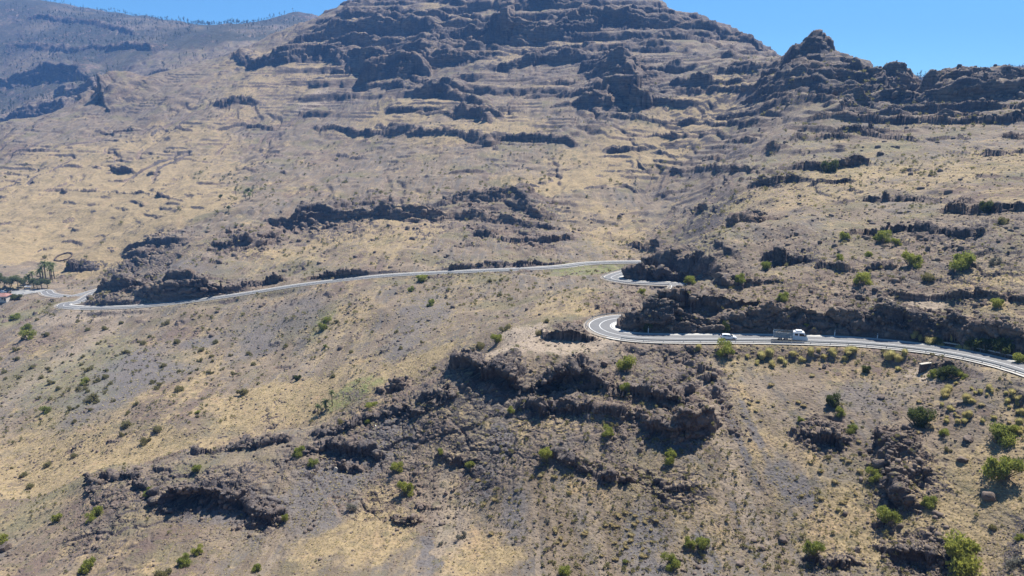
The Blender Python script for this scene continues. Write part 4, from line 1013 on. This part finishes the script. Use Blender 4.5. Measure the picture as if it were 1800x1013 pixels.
# boulders one can point at
def boulder(u, v, wpx, label, mat='stone', tall=.8, seed=0, cat='boulder', name='boulder'):
    x_, y_, z_ = hit(u, v); s = wpx*math.hypot(x_, y_)/F/2; bm = bmesh.new(); bmesh.ops.create_icosphere(bm, subdivisions=3, radius=1)
    c = np.array([v_.co[:] for v_ in bm.verts]); g = np.random.default_rng(seed+int(u))
    for k in range(9):                        # chop flat facets off
        d = g.normal(size=3); d /= np.linalg.norm(d); e = g.uniform(.5, .85); h_ = c@d; c -= np.outer(np.maximum(h_-e, 0), d)
    c *= 1+.10*(vn3(c[:, 0]*3+u, c[:, 1]*3+9, c[:, 2]*3+5)-.5)[:, None]*2; c = c*[s, s*.9, s*tall]
    for v_, q_ in zip(bm.verts, c): v_.co = q_
    m_ = bpy.data.meshes.new(name); bm.to_mesh(m_); bm.free(); m_.materials.append(M[mat]); o_ = bpy.data.objects.new(name, m_); C.objects.link(o_)
    o_.location = (x_, y_, z_+s*tall*.35); o_.rotation_euler = (0, 0, g.uniform(0, 6)); tag(o_, label, cat)
for k, t in enumerate([(590, 830, 10, 'small white boulder on the spur below the black crevice', 'pale', 1.4), (1243, 668, 15, 'tall dark boulder standing alone on the slope below the road', 'stone', 1.5), (1250, 640, 10, 'dark slab boulder left of the tall lone boulder', 'stone', .6),
    (1062, 642, 14, 'grey boulder left of the round bright green shrub', 'stone', .8), (10, 968, 18, 'dark boulder at the extreme left edge', 'stone', 1.2), (1375, 950, 22, 'dark angular boulder on the lower slope', 'stone', .7), (1632, 738, 12, 'grey boulder right of the large dark shrub', 'stone', .8),
    (1700, 775, 18, 'pale grey boulder on the right slope', 'stone', .8), (1692, 810, 18, 'dark boulder under the pale grey one on the right slope', 'stone', .7), (784, 870, 10, 'round boulder beside the grey scree chute', 'stone', .9), (740, 895, 14, 'dark boulder in a crack left of the chute', 'stone', .8),
    (1738, 875, 24, 'purple grey slab boulder below the big broad shrub', 'stone', .7), (1550, 700, 14, 'small dark boulder mid right slope', 'stone', .7), (1449, 648, 12, 'split dark boulder below the grass row', 'stone', .8), (1506, 968, 16, 'grey rock lump near the bottom right', 'stone', .7),
    (1495, 985, 16, 'brown rock lump at the bottom right under the grey one', 'stone', .8), (1325, 952, 12, 'broken boulder by the grey gully', 'stone', .6), (1340, 965, 14, 'lower broken boulder by the grey gully', 'stone', .6), (1300, 992, 20, 'grey boulder heap at the foot of the gully', 'stone', .5)]):
    boulder(t[0], t[1], t[2], t[3], t[4], t[5], k)
x_, y_, z_ = hit(1103, 797); m_ = MB().tube([(0, 0, -.2), (.08, 0, .9), (.02, .05, 1.7)], [.07, .06, .04], 6).obj('dry_stick', M['pale']); m_.location = (x_, y_, z_); tag(m_, 'pale dry stick standing on the slope left of the right cave shrub', 'stick')
# culvert under the road with a stone wing wall
x_, y_, z_ = hit(1625, 652); r = empty('culvert', (x_, y_, z_), R(20), 'brown stone culvert wall at the left end of the long hedge', 'culvert')
MB().box(-1.6, 1.6, -.3, .3, -.8, 1.6, .05, .02).obj('wing_wall', M['drystone'], r, .04); MB().box(-1.7, 1.7, -.4, .4, 1.6, 1.78).obj('coping', M['pale'], r, .03)
# ring of dry stone (old pen) on the far left straw slope
x_, y_, z_ = hit(112, 454); s = 12.5*y_/F; ring = MB(); rr_ = random.Random(9); nseg = 40; vv = []; ff = []
for k in range(nseg):
    t = 2*pi*k/nseg; h_ = 1.0+rr_.uniform(-.3, .3)
    for rad, top in ((s, 0), (s, 1), (s-.7, 1), (s-.7, 0)):
        xx = rad*cos(t); yy = rad*1.5*sin(t); vv.append((xx, yy, ground(x_+xx, y_+yy)-z_+(h_ if top else -.8)))
for k in range(nseg):
    for j in range(4): a = 4*k+j; b = 4*k+(j+1) % 4; c = (b+4) % (4*nseg); d = (a+4) % (4*nseg); ff.append((a, b, c, d))
o = mk('stone_pen', vv, ff, M['drystone']); o.location = (x_, y_, z_); tag(o, 'round dry stone pen on the straw slope above the far palms', 'stone pen')

# ------------------------------------------------------------------ palms, village trees, house
def palm_proto(seed, h):
    r = empty('palm_tree', (0, 0, -400)); g = random.Random(seed)
    MB().tube([(0, 0, -.5), (.1, .05, h*.5), (.2*g.uniform(-1, 1), .1, h)], [.32, .24, .22], 8).obj('trunk', M['bark'], r)
    top = np.array((.1, .1, h)); vv = []; ff = []
    for k in range(46):
        t = g.uniform(0, 2*pi); el = g.uniform(-.5, 1.2); L = g.uniform(2.0, 2.9); d = np.array((cos(t)*cos(el), sin(t)*cos(el), sin(el))); sd = np.array((-sin(t), cos(t), 0)); pv = []
        for j in range(7): f_ = j/6; c = top+d*L*f_+np.array((0, 0, -1.5*f_*f_)); w_ = .34*(1-f_)**.5*(f_+.25); pv.append((c-sd*w_+np.array((0, 0, -w_*.6)), c, c+sd*w_+np.array((0, 0, -w_*.6))))
        for j in range(6):
            b = len(vv); vv += [pv[j][0], pv[j][1], pv[j][2], pv[j+1][0], pv[j+1][1], pv[j+1][2]]; ff += [(b, b+1, b+4, b+3), (b+1, b+2, b+5, b+4)]
    mk('crown', vv, ff, M['palm'], r); return r
pps = [palm_proto(1, 8.5), palm_proto(2, 7.0), palm_proto(3, 4.0)]; usedp = set()
def palm(u, v, hpx, k, label, group):
    x_, y_, z_ = hit(u, v); base = (8.5, 7.0, 4.0)[k]+1.6; s = hpx*math.hypot(x_, y_, z_)/F/base; r = pps[k]
    if k not in usedp: usedp.add(k); r.location = (x_, y_, z_); r.scale = (s,)*3; r.rotation_euler = (0, 0, u); tag(r, label, 'palm tree', group)
    else: clone(r, (x_, y_, z_), u, s, label, 'palm tree', group)
for u, v, h, k, lb in [(81, 494, 38, 0, 'tallest palm at the left of the far village palm group'), (76, 493, 28, 1, 'shorter palm leaning left of the tallest village palm'), (89, 492, 33, 0, 'second tall palm in the far village group'), (92, 493, 26, 1, 'shorter palm between two tall village palms'),
    (96, 491, 31, 0, 'right hand palm of the far village group'), (72, 491, 20, 2, 'lowest palm at the left foot of the village group'), (59, 500, 24, 1, 'single palm over the village parking'), (52, 500, 20, 2, 'bushy palm by the village parking'), (21, 505, 20, 1, 'palm behind the village house')]:
    palm(u, v, h*.85, k, lb, 'palms by the village')
for u, v, h, k, lb in [(559, 729, 20, 2, 'left palm of the three small palms on the spur crest'), (573, 722, 22, 2, 'middle palm of the three small palms on the spur crest'), (584, 714, 30, 0, 'right and tallest palm of the three on the spur crest')]: palm(u, v, h, k, lb, 'small palms on the spur crest')
for u, v, h, k, lb in [(432, 351, 14, 1, 'little palm at the left of the far slope spring'), (439, 350, 12, 2, 'middle little palm at the far slope spring'), (444, 348, 14, 1, 'little palm at the right of the far slope spring'), (415, 345, 14, 1, 'lone thin palm left of the far slope spring')]: palm(u, v, h, k, lb, 'little palms at the far slope spring')
def tree_proto(seed):
    r = empty('tree', (0, 0, -400)); v, f = leaf_cloud(1500, 1.0, 1.0, 8, .09, seed); tri_mesh('crown', v+[0, 0, .45], f, M['tree'], r)
    MB().tube([(0, 0, -.3), (.03, 0, .5), (.1, .05, 1.0)], [.08, .06, .03], 6).obj('trunk', M['bark'], r); return r
tps = [tree_proto(71), tree_proto(72)]; ust = set()
for j, (u, v, w_, lb) in enumerate([(8, 508, 22, 'round village tree nearest the left edge'), (18, 506, 20, 'village tree behind the pale car'), (32, 509, 26, 'grey green village tree beside the parking'), (42, 506, 16, 'small village tree at the back of the parking'), (60, 507, 20, 'village tree right of the white shelter'),
        (66, 508, 16, 'low tree under the single palm'), (74, 509, 20, 'village tree nearest the bend'), (84, 508, 18, 'olive tree between the bend and the tall palms'), (0, 498, 18, 'tree cut by the left edge above the village'), (48, 498, 14, 'dark little tree on the bank behind the village'), (388, 352, 10, 'tiny dark tree left on the far slope'), (402, 372, 10, 'tiny tree on the straw track of the far slope'), (437, 344, 14, 'pale tree over the little palms on the far slope'),(122, 474, 12, 'small tree left of the brown rock pinnacle')]):
    x_, y_, z_ = hit(u, v); s = w_*y_/F/1.8; r = tps[j % 2]
    if j < 2: r.location = (x_, y_, z_-.1); r.scale = (s,)*3; tag(r, lb, 'tree', 'trees at the village and far slope')
    else: clone(r, (x_, y_, z_-.1), u, s, lb, 'tree', 'trees at the village and far slope')
x_, y_, z_ = hit(2, 528); z_ += .2
hs = empty('house', (x_, y_, z_), R(8), 'low plastered house with faded red roof at the left edge village', 'house')
MB().box(-6, 4.5, -3, 3, -1.5, 2.6).obj('wall', M['wall'], hs); MB().prism([(-6.6, 2.62), (-6.6, 2.8), (5.1, 2.8), (5.1, 2.62)], -3.7, 3.7).obj('eaves', M['tile'], hs)
mm = MB(); mm.v = [(-6.5, -3.6, 2.82), (5, -3.6, 2.82), (5, 3.6, 2.82), (-6.5, 3.6, 2.82), (-4.5, 0, 4.3), (3, 0, 4.3)]; mm.f = [(0, 1, 5, 4), (1, 2, 5), (2, 3, 4, 5), (3, 0, 4), (0, 3, 2, 1)]; mm.obj('roof', M['tile'], hs)
for x0 in (-4, -1, 2): MB().box(x0, x0+1.1, -3.06, -2.98, .9, 1.9).obj('window', M['glass'], hs)
MB().box(3.4, 4.2, -3.07, -2.98, -.1, 1.9).obj('door', M['bark'], hs)
x_, y_, z_ = hit(6, 515); r = clone(car, (x_, y_, z_+.1), R(15), 1.0, 'pale parked car beside the village house', 'car')
x_, y_, z_ = hit(50, 509); sh = empty('shelter', (x_, y_, z_), R(5), 'small white roofed shelter at the edge of the village parking', 'shelter')
MB().box(-1.9, 1.9, -1.2, 1.2, 1.9, 2.1).obj('roof', M['white'], sh, .03)
for a in (-1.7, 1.6):
    for b in (-1.0, .9): MB().box(a, a+.1, b, b+.1, -.3, 1.9).obj('post', M['bark'], sh)
MB().box(-1.5, 1.5, -.5, .5, .6, .8).obj('table', M['white'], sh)
# car park: a flat apron draped on the ground
vv = []; ff = []; nu, nvv = 24, 10
for i in range(nu):
    for j in range(nvv):
        f_ = i/(nu-1); g_ = j/(nvv-1); x_, y_, z_ = hit(20+f_*62, 521-8*f_+(-9+6*f_)*g_); vv.append((x_, y_, ground(x_, y_)+.35))
for i in range(nu-1):
    for j in range(nvv-1): a = i*nvv+j; ff.append((a, a+nvv, a+nvv+1, a+1))
o = mk('parking', vv, ff, plain('pale_asphalt', (.30, .30, .29), .9, .2, .3), None, True); o['kind'] = 'structure'
for L_ in protos.values():
    for r_ in L_:
        if r_ not in used:
            for c_ in list(r_.children): bpy.data.objects.remove(c_)
            bpy.data.objects.remove(r_)
# ------------------------------------------------------------------ haze
hz = MB().box(-6400, 6400, -60, 5000, float(P[:, :, 2].min())-1, float(P[:, :, 2].max())+12).obj('haze', M['dark']); hz['kind'] = 'stuff'; tag(hz, 'thin blue haze over the whole valley', 'haze')
hm = bpy.data.materials.new('haze'); hm.use_nodes = True; t_ = hm.node_tree; t_.nodes.clear(); out = t_.nodes.new('ShaderNodeOutputMaterial'); pv_ = t_.nodes.new('ShaderNodeVolumePrincipled')
pv_.inputs['Color'].default_value = (.18, .43, 1, 1); pv_.inputs['Density'].default_value = .00012; pv_.inputs['Anisotropy'].default_value = .0; t_.links.new(pv_.outputs[0], out.inputs['Volume'])
hz.data.materials.clear(); hz.data.materials.append(hm)
